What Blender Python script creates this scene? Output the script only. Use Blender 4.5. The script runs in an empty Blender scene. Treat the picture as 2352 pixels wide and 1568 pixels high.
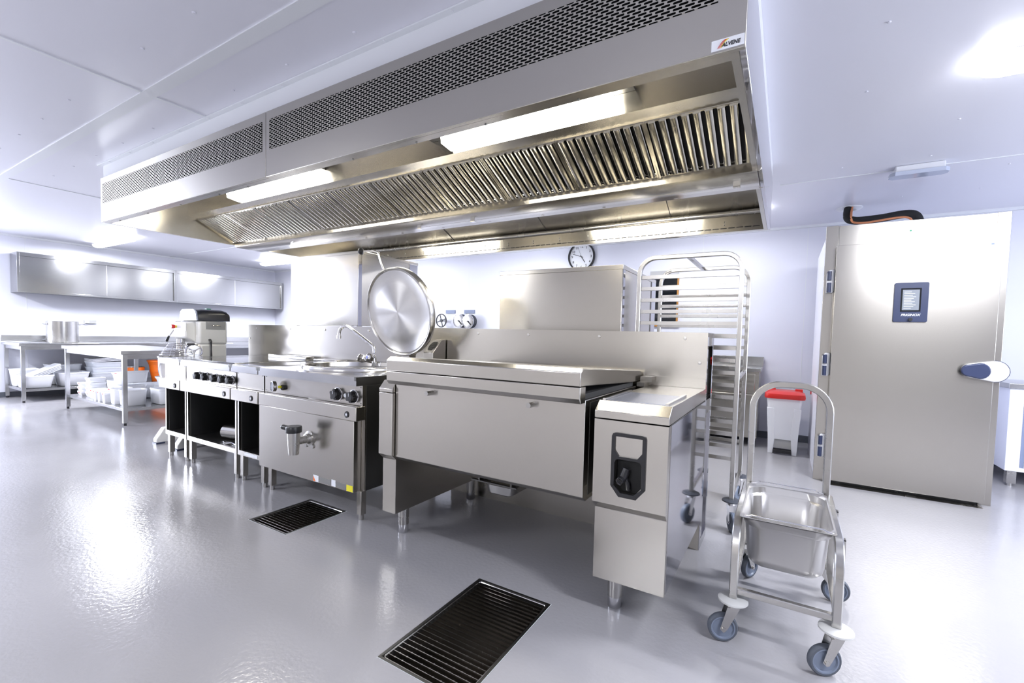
import bpy, bmesh, math, random
from mathutils import Vector, Matrix
random.seed(7)
S = bpy.context.scene
COL = S.collection
PI = math.pi

# ------------------------------------------------------------------ camera, light, exposure
cam = bpy.data.cameras.new('camera')
cam.sensor_width = 36.0
cam.lens = 1018.32 * 36.0 / 2352.0
cam.shift_x = -39.74 / 2352.0
cam.shift_y = 33.37 / 2352.0
cam.clip_start = 0.05
co = bpy.data.objects.new('camera', cam)
COL.objects.link(co)
ya, pi_, ro = -0.52248021, -0.04438000, 0.02630862
fw = Vector((math.sin(ya) * math.cos(pi_), math.cos(ya) * math.cos(pi_), math.sin(pi_)))
rt = Vector((math.cos(ya), -math.sin(ya), 0))
up = rt.cross(fw)
r2 = math.cos(ro) * rt + math.sin(ro) * up
u2 = -math.sin(ro) * rt + math.cos(ro) * up
m3 = Matrix((r2, u2, -fw)).transposed()
co.matrix_world = Matrix.Translation((0, 0, 1.2)) @ m3.to_4x4()
S.camera = co
S.view_settings.view_transform = 'Standard'
S.view_settings.look = 'None'
S.view_settings.gamma = 1
S.view_settings.use_curve_mapping = False
S.view_settings.exposure = 0.72
W = bpy.data.worlds.new('sky')
S.world = W
W.use_nodes = True
W.node_tree.nodes['Background'].inputs[0].default_value = (0.78, 0.87, 1.0, 1)
W.node_tree.nodes['Background'].inputs[1].default_value = 3.0
S.cycles.max_bounces = 10
S.cycles.diffuse_bounces = 6
S.cycles.glossy_bounces = 6
S.cycles.sample_clamp_indirect = 6.0
S.cycles.caustics_reflective = False
S.cycles.caustics_refractive = False

def area(name, loc, size, power, color, rot, parent=None):
    l = bpy.data.lights.new(name, 'AREA')
    l.shape = 'RECTANGLE'
    l.size, l.size_y = size
    l.energy = power
    l.color = color
    o = bpy.data.objects.new(name, l)
    o.location = loc
    o.rotation_euler = rot
    COL.objects.link(o)
    return o
DAY = (0.90, 0.92, 1.0)
# daylight through the left window, plus added fill at an unseen right one
area('window_daylight', (-10.72, -0.2, 1.45), (2.2, 1.5), 130, (0.82, 0.86, 1.0), (PI / 2, 0, -PI / 2))
area('window_daylight', (4.15, 2.6, 1.5), (3.4, 1.4), 32, (0.82, 0.86, 1.0), (PI / 2, 0, PI / 2))

# ------------------------------------------------------------------ materials
def mat(name, col, metal=0.0, rough=0.5, aniso=0.0, emis=None, es=0.0, coat=0.0, trans=0.0, bump=0.0, bscale=(40, 40, 40),
        vary=0.0, vscale=(2, 2, 2), axis='Z', spec=0.5, cvary=0.0):
    m = bpy.data.materials.new(name)
    m.use_nodes = True
    nt = m.node_tree
    b = nt.nodes['Principled BSDF']
    b.inputs['Base Color'].default_value = (*col, 1)
    b.inputs['Metallic'].default_value = metal
    b.inputs['Roughness'].default_value = rough
    b.inputs['Specular IOR Level'].default_value = spec
    b.inputs['Coat Weight'].default_value = coat
    b.inputs['Transmission Weight'].default_value = trans
    if emis:
        b.inputs['Emission Color'].default_value = (*emis, 1)
        b.inputs['Emission Strength'].default_value = es
    if aniso:
        b.inputs['Anisotropic'].default_value = aniso
        b.inputs['Anisotropic Rotation'].default_value = 0.25
        if axis == 'flat':                          # brush lines run level along every upright face
            ge = nt.nodes.new('ShaderNodeNewGeometry')
            t = nt.nodes.new('ShaderNodeVectorMath')
            t.operation = 'CROSS_PRODUCT'
            t.inputs[1].default_value = (0.01, 0.04, 1.0)
            nt.links.new(ge.outputs['True Normal'], t.inputs[0])
        else:
            t = nt.nodes.new('ShaderNodeTangent')
            t.direction_type = 'RADIAL'
            t.axis = axis
        nt.links.new(t.outputs[0], b.inputs['Tangent'])
    if bump or vary or cvary:
        tc = nt.nodes.new('ShaderNodeTexCoord')
    if bump:
        mp = nt.nodes.new('ShaderNodeMapping')
        mp.inputs['Scale'].default_value = bscale
        n = nt.nodes.new('ShaderNodeTexNoise')
        n.inputs['Scale'].default_value = 1
        n.inputs['Detail'].default_value = 2
        bp = nt.nodes.new('ShaderNodeBump')
        bp.inputs['Strength'].default_value = bump
        bp.inputs['Distance'].default_value = 0.01
        nt.links.new(tc.outputs['Object'], mp.inputs[0])
        nt.links.new(mp.outputs[0], n.inputs['Vector'])
        nt.links.new(n.outputs['Fac'], bp.inputs['Height'])
        nt.links.new(bp.outputs[0], b.inputs['Normal'])
    if vary or cvary:
        mp = nt.nodes.new('ShaderNodeMapping')
        mp.inputs['Scale'].default_value = vscale
        n = nt.nodes.new('ShaderNodeTexNoise')
        n.inputs['Scale'].default_value = 1
        n.inputs['Detail'].default_value = 4
        nt.links.new(tc.outputs['Object'], mp.inputs[0])
        nt.links.new(mp.outputs[0], n.inputs['Vector'])
        if vary:
            r = nt.nodes.new('ShaderNodeMapRange')
            r.inputs['From Min'].default_value = 0.3
            r.inputs['From Max'].default_value = 0.7
            r.inputs['To Min'].default_value = max(0.02, rough - vary)
            r.inputs['To Max'].default_value = rough + vary
            nt.links.new(n.outputs['Fac'], r.inputs[0])
            nt.links.new(r.outputs[0], b.inputs['Roughness'])
        if cvary:
            r = nt.nodes.new('ShaderNodeMapRange')
            r.inputs['From Min'].default_value = 0.3
            r.inputs['From Max'].default_value = 0.7
            mx = nt.nodes.new('ShaderNodeMix')
            mx.data_type = 'RGBA'
            mx.inputs[6].default_value = (*[c * (1 - cvary) for c in col], 1)
            mx.inputs[7].default_value = (*[min(1, c * (1 + cvary)) for c in col], 1)
            nt.links.new(n.outputs['Fac'], r.inputs[0])
            nt.links.new(r.outputs[0], mx.inputs[0])
            nt.links.new(mx.outputs[2], b.inputs['Base Color'])
    return m

M = {}
STEEL = (0.53, 0.507, 0.462)
M['steel'] = mat('brushed_steel', STEEL, 1, 0.23, aniso=0.6, axis='flat')
M['steel_cupboard'] = mat('cupboard_steel', (0.38, 0.38, 0.38), 1, 0.17, aniso=0.5, axis='flat')  # same steel as the rest, darkened to imitate dimmer reflections
M['steel_top'] = mat('worktop_steel', (0.50, 0.50, 0.50), 1, 0.22, vary=0.05, vscale=(3, 3, 3))
M['steel_tube'] = mat('tube_steel', (0.50, 0.49, 0.47), 1, 0.24, vary=0.06, vscale=(6, 6, 6))
M['steel_mirror'] = mat('polished_steel', (0.50, 0.50, 0.53), 1, 0.05)
M['steel_bright'] = mat('bright_steel', (0.72, 0.71, 0.68), 1, 0.13)
M['steel_satin'] = mat('satin_steel', (0.52, 0.51, 0.50), 1, 0.34)
M['chrome'] = mat('chrome', (0.75, 0.75, 0.77), 1, 0.06)
M['baffle'] = mat('baffle_steel', (0.60, 0.58, 0.52), 1, 0.11, bump=0.15, bscale=(9, 9, 9))
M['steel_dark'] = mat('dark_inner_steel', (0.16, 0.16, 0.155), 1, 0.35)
M['spun'] = mat('spun_steel', (0.62, 0.61, 0.59), 1, 0.27, aniso=0.9, axis='Y')
M['spun'].node_tree.nodes['Principled BSDF'].inputs['Anisotropic Rotation'].default_value = 0.25
M['white_wall'] = mat('white_wall_panel', (0.80, 0.81, 0.885), 0, 0.35, spec=0.4)
M['white_ceiling'] = mat('white_ceiling_panel', (0.81, 0.815, 0.885), 0, 0.30, spec=0.4)
M['white_trim'] = mat('white_trim', (0.82, 0.84, 0.87), 0, 0.4)
M['beige_wall'] = mat('beige_wall_panel', (0.60, 0.57, 0.53), 0, 0.5)
M['skirting'] = mat('grey_skirting', (0.10, 0.11, 0.13), 0, 0.3)
M['floor'] = mat('grey_resin_floor', (0.325, 0.318, 0.328), 0, 0.17, vary=0.06, vscale=(1.2, 1.2, 1), bump=0.10, bscale=(55, 55, 55), spec=0.5, cvary=0.04)
M['black'] = mat('black_plastic', (0.014, 0.014, 0.016), 0, 0.35)
M['rubber'] = mat('dark_rubber', (0.05, 0.055, 0.07), 0, 0.6)
M['drain_steel'] = mat('stained_drain_steel', (0.16, 0.14, 0.12), 0.9, 0.35)
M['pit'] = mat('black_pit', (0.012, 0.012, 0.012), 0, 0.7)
M['navy'] = mat('navy_plastic', (0.03, 0.04, 0.09), 0, 0.3)
M['white_plastic'] = mat('white_plastic', (0.80, 0.81, 0.84), 0, 0.35)
M['tub'] = mat('translucent_white_plastic', (0.90, 0.91, 0.94), 0, 0.35)
M['tub_grey'] = mat('frosted_grey_plastic', (0.76, 0.79, 0.84), 0, 0.3)
M['grey_plastic'] = mat('pale_grey_plastic', (0.50, 0.50, 0.49), 0, 0.45)
M['wheel_grey'] = mat('blue_grey_wheel', (0.15, 0.18, 0.24), 0, 0.4)
M['tyre'] = mat('grey_tyre', (0.07, 0.08, 0.10), 0, 0.55)
M['orange'] = mat('orange_plastic', (0.85, 0.17, 0.01), 0, 0.35)
M['red'] = mat('red_plastic', (0.62, 0.02, 0.015), 0, 0.35)
M['yellow'] = mat('yellow_sticker', (0.80, 0.72, 0.03), 0, 0.5)
M['sticker'] = mat('white_sticker', (0.80, 0.82, 0.86), 0, 0.4)
M['etched'] = mat('etched_grey', (0.30, 0.30, 0.29), 0.8, 0.45)
M['cover_black'] = mat('glossy_black_cover', (0.012, 0.014, 0.022), 0, 0.22)
M['cream'] = mat('cream_enamel', (0.86, 0.85, 0.81), 0, 0.3)
M['glass_dark'] = mat('dark_glass', (0.01, 0.012, 0.015), 0, 0.05, spec=0.8)
M['screen'] = mat('grey_screen', (0.20, 0.22, 0.25), 0, 0.3)
M['panel_glass'] = mat('grey_blue_glass', (0.34, 0.37, 0.46), 0.6, 0.10)
M['wood'] = mat('varnished_wood', (0.50, 0.24, 0.06), 0, 0.4, cvary=0.15, vscale=(30, 30, 3))
M['copper'] = mat('copper_pipe', (0.75, 0.30, 0.14), 0.6, 0.35)
M['foam'] = mat('black_foam', (0.015, 0.015, 0.016), 0, 0.8)
M['slate'] = mat('slate_blue_plate', (0.20, 0.24, 0.36), 0, 0.4)
M['green'] = mat('green_plastic', (0.03, 0.30, 0.16), 0, 0.4)
M['blue'] = mat('blue_plastic', (0.03, 0.06, 0.45), 0, 0.3)
M['lamp_warm'] = mat('lit_warm_diffuser', (0.9, 0.9, 0.85), 0, 0.4, emis=(1.0, 0.945, 0.83), es=19.0)
M['lamp_cool'] = mat('lit_cool_diffuser', (0.9, 0.9, 0.95), 0, 0.4, emis=(0.93, 0.95, 1.0), es=10.0)
M['lens'] = mat('clear_lamp_cover', (0.50, 0.55, 0.68), 0, 0.12, coat=0.5)
M['hob'] = mat('solid_hob_plate', (0.28, 0.28, 0.29), 1, 0.12)
M['glass'] = mat('window_glass', (0.9, 0.95, 1.0), 0, 0.02, trans=1.0)

def perforated():
    m = mat('perforated_steel', STEEL, 1, 0.23, aniso=0.6, axis='flat')
    nt = m.node_tree
    b = nt.nodes['Principled BSDF']
    tc = nt.nodes.new('ShaderNodeTexCoord')
    sp = nt.nodes.new('ShaderNodeSeparateXYZ')
    nt.links.new(tc.outputs['Object'], sp.inputs[0])
    def mth(op, a, c=None, d=None):
        n = nt.nodes.new('ShaderNodeMath')
        n.operation = op
        for i, v in enumerate((a, c, d)):
            if v is None:
                continue
            if isinstance(v, (int, float)):
                n.inputs[i].default_value = v
            else:
                nt.links.new(v, n.inputs[i])
        return n.outputs[0]
    P, H, L, Rr = 0.0388, 0.01066, 0.0300, 0.0038
    vz = mth('DIVIDE', sp.outputs[2], H)
    row = mth('FLOOR', vz)
    odd = mth('MULTIPLY', mth('FLOORED_MODULO', row, 2), 0.5)
    ux = mth('ADD', mth('DIVIDE', sp.outputs[0], P), odd)
    fu = mth('MULTIPLY', mth('ABSOLUTE', mth('SUBTRACT', mth('FRACT', ux), 0.5)), P)
    fv = mth('MULTIPLY', mth('SUBTRACT', mth('FRACT', vz), 0.5), H)
    dx = mth('MAXIMUM', mth('SUBTRACT', fu, L / 2 - Rr), 0)
    d = mth('SQRT', mth('ADD', mth('MULTIPLY', dx, dx), mth('MULTIPLY', fv, fv)))
    hole = mth('LESS_THAN', d, Rr)
    mx = nt.nodes.new('ShaderNodeMix')
    mx.data_type = 'RGBA'
    mx.inputs[6].default_value = (*STEEL, 1)
    mx.inputs[7].default_value = (0.004, 0.004, 0.004, 1)
    nt.links.new(hole, mx.inputs[0])
    nt.links.new(mx.outputs[2], b.inputs['Base Color'])
    nt.links.new(mth('SUBTRACT', 1, hole), b.inputs['Metallic'])
    nt.links.new(mth('ADD', mth('MULTIPLY', hole, 0.6), 0.3), b.inputs['Roughness'])
    nt.links.new(mth('MULTIPLY', mth('SUBTRACT', 1, hole), 0.5), b.inputs['Specular IOR Level'])
    return m
M['perf'] = perforated()

# ------------------------------------------------------------------ geometry helpers
OFF = {}                                            # object name -> world offset of its root
class MB:
    """collects shapes given in world metres; build() links them as one mesh object"""
    def __init__(s):
        s.bm = bmesh.new()
        s.mi = 0
    def face(s, vs):
        try:
            f = s.bm.faces.new(vs)
            f.material_index = s.mi
            return f
        except ValueError:
            return None
    def box(s, x0, y0, z0, x1, y1, z1, rot=0.0, piv=None):
        x0, x1 = min(x0, x1), max(x0, x1); y0, y1 = min(y0, y1), max(y0, y1); z0, z1 = min(z0, z1), max(z0, z1)
        v = [Vector(p) for p in ((x0, y0, z0), (x1, y0, z0), (x1, y1, z0), (x0, y1, z0), (x0, y0, z1), (x1, y0, z1), (x1, y1, z1), (x0, y1, z1))]
        if rot:
            c = Vector(piv) if piv else Vector(((x0 + x1) / 2, (y0 + y1) / 2, 0))
            R = Matrix.Rotation(rot, 3, 'Z')
            v = [R @ (p - c) + c for p in v]
        v = [s.bm.verts.new(p) for p in v]
        for q in ((0, 3, 2, 1), (4, 5, 6, 7), (0, 1, 5, 4), (1, 2, 6, 5), (2, 3, 7, 6), (3, 0, 4, 7)):
            s.face([v[i] for i in q])
        return s
    def prism(s, pts, axis, a0, a1):
        """pts: polygon in the two other axes (in xyz order), extruded along axis from a0 to a1"""
        def P(p, a):
            return {'X': (a, p[0], p[1]), 'Y': (p[0], a, p[1]), 'Z': (p[0], p[1], a)}[axis]
        A = [s.bm.verts.new(P(p, a0)) for p in pts]
        B = [s.bm.verts.new(P(p, a1)) for p in pts]
        n = len(pts)
        fs = [s.face(A), s.face(B[::-1])]
        for i in range(n):
            fs.append(s.face([A[i], B[i], B[(i + 1) % n], A[(i + 1) % n]]))
        bmesh.ops.recalc_face_normals(s.bm, faces=[f for f in fs if f])
        return s
    def sweep(s, path, prof, closed=False, upv=(0, 0, 1)):
        """prof: list of (a,b) offsets; swept along path"""
        path = [Vector(p) for p in path]
        n = len(path)
        rings = []
        upv = Vector(upv)
        for i, p in enumerate(path):
            if closed:
                t = (path[(i + 1) % n] - path[i - 1]).normalized()
                t0 = (p - path[i - 1]).normalized()
            else:
                a = path[max(0, i - 1)]; b = path[min(n - 1, i + 1)]
                t0 = (p - a).normalized() if i > 0 else (b - p).normalized()
                t1 = (b - p).normalized() if i < n - 1 else t0
                t = (t0 + t1)
                t = t.normalized() if t.length > 1e-6 else t0
            sx = upv.cross(t)
            if sx.length < 1e-4:
                sx = Vector((1, 0, 0)).cross(t) if abs(t.x) < 0.9 else Vector((0, 1, 0)).cross(t)
            sx.normalize()
            sy = t.cross(sx)
            k = 1 / max(0.5, t.dot(t0))
            rings.append([s.bm.verts.new(p + sx * a * 1 + sy * b * (k if False else 1)) for a, b in prof])
        m = len(prof)
        fs = []
        for i in range(n if closed else n - 1):
            A, B = rings[i], rings[(i + 1) % n]
            for j in range(m):
                fs.append(s.face([A[j], A[(j + 1) % m], B[(j + 1) % m], B[j]]))
        if not closed:
            fs.append(s.face(rings[0][::-1])); fs.append(s.face(rings[-1]))
        bmesh.ops.recalc_face_normals(s.bm, faces=[f for f in fs if f])
        return s
    def tube(s, path, r, seg=12, closed=False, upv=(0, 0, 1)):
        return s.sweep(path, [(r * math.cos(2 * PI * i / seg), r * math.sin(2 * PI * i / seg)) for i in range(seg)], closed, upv)
    def sq(s, path, w, h=None, upv=(0, 0, 1)):
        h = h or w
        a, b = w / 2, h / 2
        c = min(a, b) * 0.25
        return s.sweep(path, [(-a, -b + c), (-a + c, -b), (a - c, -b), (a, -b + c), (a, b - c), (a - c, b), (-a + c, b), (-a, b - c)], False, upv)
    def lathe(s, prof, c=(0, 0, 0), axis=(0, 0, 1), seg=32, tilt=None):
        """prof: (radius, height) along axis"""
        ax = Vector(axis).normalized()
        q = Vector((0, 0, 1)).rotation_difference(ax)
        c = Vector(c)
        rings = []
        for r, h in prof:
            if r < 1e-6:
                rings.append([s.bm.verts.new(q @ Vector((0, 0, h)) + c)])
            else:
                rings.append([s.bm.verts.new(q @ Vector((r * math.cos(2 * PI * i / seg), r * math.sin(2 * PI * i / seg), h)) + c) for i in range(seg)])
        fs = []
        for A, B in zip(rings, rings[1:]):
            for j in range(seg):
                k = (j + 1) % seg
                if len(A) == 1 and len(B) == 1:
                    break
                if len(A) == 1:
                    fs.append(s.face([A[0], B[j], B[k]]))
                elif len(B) == 1:
                    fs.append(s.face([A[j], A[k], B[0]]))
                else:
                    fs.append(s.face([A[j], A[k], B[k], B[j]]))
        for R_, fl in ((rings[0], 1), (rings[-1], 0)):
            if len(R_) > 1 and R_ is not rings[0] or (len(R_) > 1 and fl):
                pass
        bmesh.ops.recalc_face_normals(s.bm, faces=[f for f in fs if f])
        return s
    def cyl(s, p0, p1, r, seg=20, r1=None):
        p0, p1 = Vector(p0), Vector(p1)
        L = (p1 - p0).length
        r1 = r if r1 is None else r1
        return s.lathe([(0, 0), (r, 0), (r1, L), (0, L)], p0, p1 - p0, seg)
    def rrect(s, cx, cy, w, d, r, z, seg=5, rot=0.0):
        out = []
        for sx, sy, a0 in ((1, 1, 0), (-1, 1, PI / 2), (-1, -1, PI), (1, -1, 1.5 * PI)):
            for i in range(seg + 1):
                a = a0 + PI / 2 * i / seg
                x = sx * (w / 2 - r) + r * math.cos(a); y = sy * (d / 2 - r) + r * math.sin(a)
                X = x * math.cos(rot) - y * math.sin(rot); Y = x * math.sin(rot) + y * math.cos(rot)
                out.append((cx + X, cy + Y, z))
        return out
    def loft(s, rings, cap0=True, cap1=True):
        R_ = [[s.bm.verts.new(p) for p in r] for r in rings]
        fs = []
        n = len(R_[0])
        for A, B in zip(R_, R_[1:]):
            for j in range(n):
                fs.append(s.face([A[j], A[(j + 1) % n], B[(j + 1) % n], B[j]]))
        if cap0: fs.append(s.face(R_[0][::-1]))
        if cap1: fs.append(s.face(R_[-1]))
        bmesh.ops.recalc_face_normals(s.bm, faces=[f for f in fs if f])
        return s
    def xform(s, Mx):
        bmesh.ops.transform(s.bm, matrix=Mx, verts=s.bm.verts[:])
        return s
    def build(s, name, m, parent=None, base=None, bevel=0.0, smooth=35):
        ms = m if isinstance(m, (list, tuple)) else [m]
        if parent is not None:
            off = OFF[parent.name]
        elif base is not None:
            off = Vector(base)
        else:
            lo = [min(v.co[i] for v in s.bm.verts) for i in range(3)]
            hi = [max(v.co[i] for v in s.bm.verts) for i in range(3)]
            off = Vector(((lo[0] + hi[0]) / 2, (lo[1] + hi[1]) / 2, lo[2]))
        for v in s.bm.verts:
            v.co -= off
        me = bpy.data.meshes.new(name)
        s.bm.to_mesh(me)
        s.bm.free()
        for k in ms:
            me.materials.append(M[k])
        me.polygons.foreach_set('use_smooth', [True] * len(me.polygons))
        me.set_sharp_from_angle(angle=math.radians(smooth))
        o = bpy.data.objects.new(name, me)
        COL.objects.link(o)
        if parent is not None:
            o.parent = parent
        else:
            o.location = off
        OFF[o.name] = off
        if bevel:
            b = o.modifiers.new('edge', 'BEVEL')
            b.width = bevel
            b.segments = 2
            b.limit_method = 'ANGLE'
            b.angle_limit = math.radians(40)
            b.harden_normals = False
        return o

def tag(o, label, cat=None, group=None):
    o['label'] = label
    if cat: o['category'] = cat
    if group: o['group'] = group
    return o
def thing(name, loc, label, cat, group=None):
    o = bpy.data.objects.new(name, None)
    o.empty_display_size = 0.1
    COL.objects.link(o)
    o.location = loc
    OFF[o.name] = Vector(loc)
    return tag(o, label, cat, group)
def struct(name, mb, m, **k):
    o = mb.build(name, m, **k)
    o['kind'] = 'structure'
    return o
def kids(o):
    return [c for c in bpy.data.objects if c.parent == o]
def dup(o, delta=(0, 0, 0), label=None, rotz=None, loc=None, parent=None):
    c = o.copy()
    COL.objects.link(c)
    if parent is not None:
        c.parent = parent
    else:
        c.location = Vector(loc) if loc is not None else o.location + Vector(delta)
        if rotz is not None: c.rotation_euler = (0, 0, rotz)
    if label: c['label'] = label
    OFF[c.name] = OFF.get(o.name, Vector((0, 0, 0))) + Vector(delta)
    for ch in kids(o):
        if ch.name != c.name:
            dup(ch, parent=c)
    return c
def text(name, body, size, m, parent, loc, rot, align='CENTER', ext=0.0008, sx=1.0, shear=0.0, label=None):
    cu = bpy.data.curves.new(name, 'FONT')
    cu.body = body
    cu.size = size
    cu.align_x = align
    cu.align_y = 'CENTER'
    cu.extrude = ext
    cu.shear = shear
    cu.offset = size * 0.018
    t = bpy.data.objects.new(name, cu)
    COL.objects.link(t)
    bpy.context.view_layer.update()
    me = bpy.data.meshes.new_from_object(t)
    bpy.data.objects.remove(t)
    me.transform(Matrix.Diagonal((sx, 1, 1, 1)))
    E_ = Matrix.Rotation(rot[2], 4, 'Z') @ Matrix.Rotation(rot[1], 4, 'Y') @ Matrix.Rotation(rot[0], 4, 'X')
    me.transform(Matrix.Translation(Vector(loc) - OFF[parent.name]) @ E_)
    me.materials.clear()
    me.materials.append(M[m])
    o = bpy.data.objects.new(name, me)
    COL.objects.link(o)
    o.parent = parent
    OFF[o.name] = OFF[parent.name]
    if label: o['label'] = label
    return o
def soft(pts, n=5):
    P = [Vector(p) for p in pts]
    out = []
    for i in range(len(P) - 1):
        p0, p1, p2, p3 = P[max(0, i - 1)], P[i], P[i + 1], P[min(len(P) - 1, i + 2)]
        for k in range(n):
            t = k / n
            out.append(0.5 * ((2 * p1) + (p2 - p0) * t + (2 * p0 - 5 * p1 + 4 * p2 - p3) * t * t + (3 * p1 - p0 - 3 * p2 + p3) * t ** 3))
    out.append(P[-1])
    return out
def arc(c, r, a0, a1, n, plane='XZ'):
    out = []
    for i in range(n + 1):
        a = a0 + (a1 - a0) * i / n
        x, y = r * math.cos(a), r * math.sin(a)
        out.append({'XZ': (c[0] + x, c[1], c[2] + y), 'YZ': (c[0], c[1] + x, c[2] + y), 'XY': (c[0] + x, c[1] + y, c[2])}[plane])
    return out

# ------------------------------------------------------------------ the room
X0, X1, Y0, Y1, ZC = -10.83, 4.3, -4.5, 6.3, 2.613
G1 = (-1.257, 1.111, -0.857, 1.745)
G2 = (-2.881, 1.508, -2.488, 1.93)
xs = sorted({X0, X1, G1[0], G1[2], G2[0], G2[2]})
ys = sorted({Y0, Y1, G1[1], G1[3], G2[1], G2[3]})
fb = MB()
def hole(x, y):
    return any(g[0] < x < g[2] and g[1] < y < g[3] for g in (G1, G2))
vc = {}
def fv(x, y):
    if (x, y) not in vc: vc[(x, y)] = fb.bm.verts.new((x, y, 0))
    return vc[(x, y)]
for a, b in zip(xs, xs[1:]):
    for c, d in zip(ys, ys[1:]):
        if not hole((a + b) / 2, (c + d) / 2):
            fb.face([fv(a, c), fv(b, c), fv(b, d), fv(a, d)])
struct('floor', fb, 'floor', base=(0, 0, 0))
cb = MB().box(X0, Y0, ZC, X1, Y1, ZC + 0.1)
RIV = [(-1.83 - 0.537 * k, y) for k in range(9) for y in (1.01, 1.44)] + [(0.33, 3.12), (0.87, 3.12), (1.42, 3.12), (0.87, 3.74), (1.42, 3.74), (0.33, 4.36), (0.87, 4.36), (1.42, 4.80), (0.89, 5.42), (1.43, 5.42), (0.33, 2.5), (0.87, 2.0), (0.33, 1.6)] + [(-1.6 - 1.07 * k, 3.5 - 1.93) for k in range(0)]
for (x, y) in RIV:
    cb.lathe([(0.008, 0), (0.007, -0.005), (0, -0.007)], (x, y, ZC), (0, 0, 1), 8)
struct('ceiling', cb, 'white_ceiling', base=(0, 0, ZC))
T = 0.15
# left wall with a window near the camera side
def wall_with_windows(name, axis, pos, a0, a1, wins, thick, m='white_wall'):
    mb = MB()
    def B(u0, u1, z0, z1):
        if axis == 'X': mb.box(pos, u0, z0, pos + thick, u1, z1)
        else: mb.box(u0, pos, z0, u1, pos + thick, z1)
    u = a0
    for (w0, w1, z0, z1) in wins:
        B(u, w0, 0, ZC); B(w0, w1, 0, z0); B(w0, w1, z1, ZC); u = w1
    B(u, a1, 0, ZC)
    return struct(name, mb, m)
wall_with_windows('wall_left', 'X', X0, Y0, Y1, [(-1.3, 0.9, 0.7, 2.2)], -T)
wall_with_windows('wall_front', 'Y', Y0, X0, X1, [], -T, 'beige_wall')
wall_with_windows('wall_right', 'X', X1, Y0, Y1, [(0.9, 4.3, 0.8, 2.2)], T)
wall_with_windows('wall_back', 'Y', Y1, X0, X1, [], T)
def window(n, axis, pos, u0, u1, z0, z1, m='white_trim', w=0.05, mull=2):
    mb = MB(); g = MB()
    def B(q, a, b, c, d, t=0.03):
        if axis == 'X': q.box(pos - t, a, c, pos + t, b, d)
        else: q.box(a, pos - t, c, b, pos + t, d)
    B(mb, u0, u1, z0, z0 + w); B(mb, u0, u1, z1 - w, z1); B(mb, u0, u0 + w, z0 + w, z1 - w); B(mb, u1 - w, u1, z0 + w, z1 - w)
    for i in range(1, mull):
        c = u0 + (u1 - u0) * i / mull
        B(mb, c - w / 2, c + w / 2, z0 + w, z1 - w)
    return struct('window_%d' % n, mb, m)
window(1, 'X', X0 - 0.08, -1.3, 0.9, 0.7, 2.2)
window(2, 'X', X1 + 0.08, 0.9, 4.3, 0.8, 2.2)  # unseen window, added as the opening for the right-hand fill light
# skirting
struct('baseboard_left', MB().box(X0, Y0, 0, X0 + 0.015, Y1, 0.085), 'skirting')
struct('baseboard_back', MB().box(X0 + 0.015, Y1 - 0.015, 0, X1, Y1, 0.085), 'skirting')
struct('baseboard_right', MB().box(X1 - 0.015, Y0, 0, X1, Y1 - 0.015, 0.085), 'skirting')
# wall and ceiling cover strips
tn = [0]
def trim(*b, m='white_trim'):
    tn[0] += 1
    struct('trim_%d' % tn[0], MB().box(*b), m)
trim(X0, 1.185, ZC - 0.006, X1, 1.255, ZC)
for x in (-3.43, -6.68):
    trim(x - 0.012, Y0, ZC - 0.006, x + 0.012, 1.185, ZC)
    trim(x - 0.012, 1.255, ZC - 0.006, x + 0.012, 1.52 if x > -5 else Y1, ZC)
trim(X0, 4.15, ZC - 0.005, -5.3, 4.175, ZC); trim(-0.1, 4.60, ZC - 0.005, X1, 4.618, ZC)
for x in (-9.7, -8.5, -7.3, -6.1, -4.9, -3.7, -2.5, -1.0, 0.18):
    trim(x - 0.004, Y1 - 0.002, 0.085, x + 0.004, Y1, ZC)
for y in (2.2, 3.4, 4.6, 5.8):
    trim(X0, y - 0.004, 0.085, X0 + 0.002, y + 0.004, ZC)
trim(X0, Y1 - 0.03, ZC - 0.03, X1, Y1, ZC); trim(X0, Y0, ZC - 0.03, X0 + 0.03, Y1 - 0.03, ZC)
# framed internal window with wood surround in the back wall
wf = MB()
wf.box(-1.66, Y1 - 0.03, 2.052, -1.292, Y1, 2.09).box(-1.66, Y1 - 0.03, 1.385, -1.272, Y1, 1.405).box(-1.312, Y1 - 0.03, 1.405, -1.292, Y1, 2.052).box(-1.66, Y1 - 0.03, 1.405, -1.64, Y1, 2.052)
w5 = struct('window_3', wf, 'wood')
g = MB().box(-1.64, Y1 - 0.012, 1.405, -1.312, Y1 - 0.002, 2.052).build('pane', 'glass_dark', w5)
MB().box(-1.68, Y1 - 0.05, 2.09, -1.30, Y1, 2.15).build('blind_box', 'grey_plastic', w5)

# ------------------------------------------------------------------ ceiling soffit above the hood
sf = MB()
sf.box(-5.30, 1.556, 2.478, -0.150, 1.575, ZC - 0.001).box(-5.30, 1.575, 2.478, -5.28, 4.05, ZC - 0.001).box(-0.17, 1.575, 2.478, -0.150, 4.05, ZC - 0.001).box(-5.28, 4.03, 2.478, -0.17, 4.05, ZC - 0.001)
sf.box(-5.34, 1.525, ZC - 0.008, -0.150, 1.556, ZC - 0.001)
for k in range(11):
    sf.lathe([(0.007, 0), (0.006, -0.004), (0, -0.005)], (-0.9 - 0.42 * k, 1.54, ZC - 0.008), (0, 0, 1), 8)
o = struct('trim_%d' % (tn[0] + 1), sf, 'white_trim')

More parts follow.
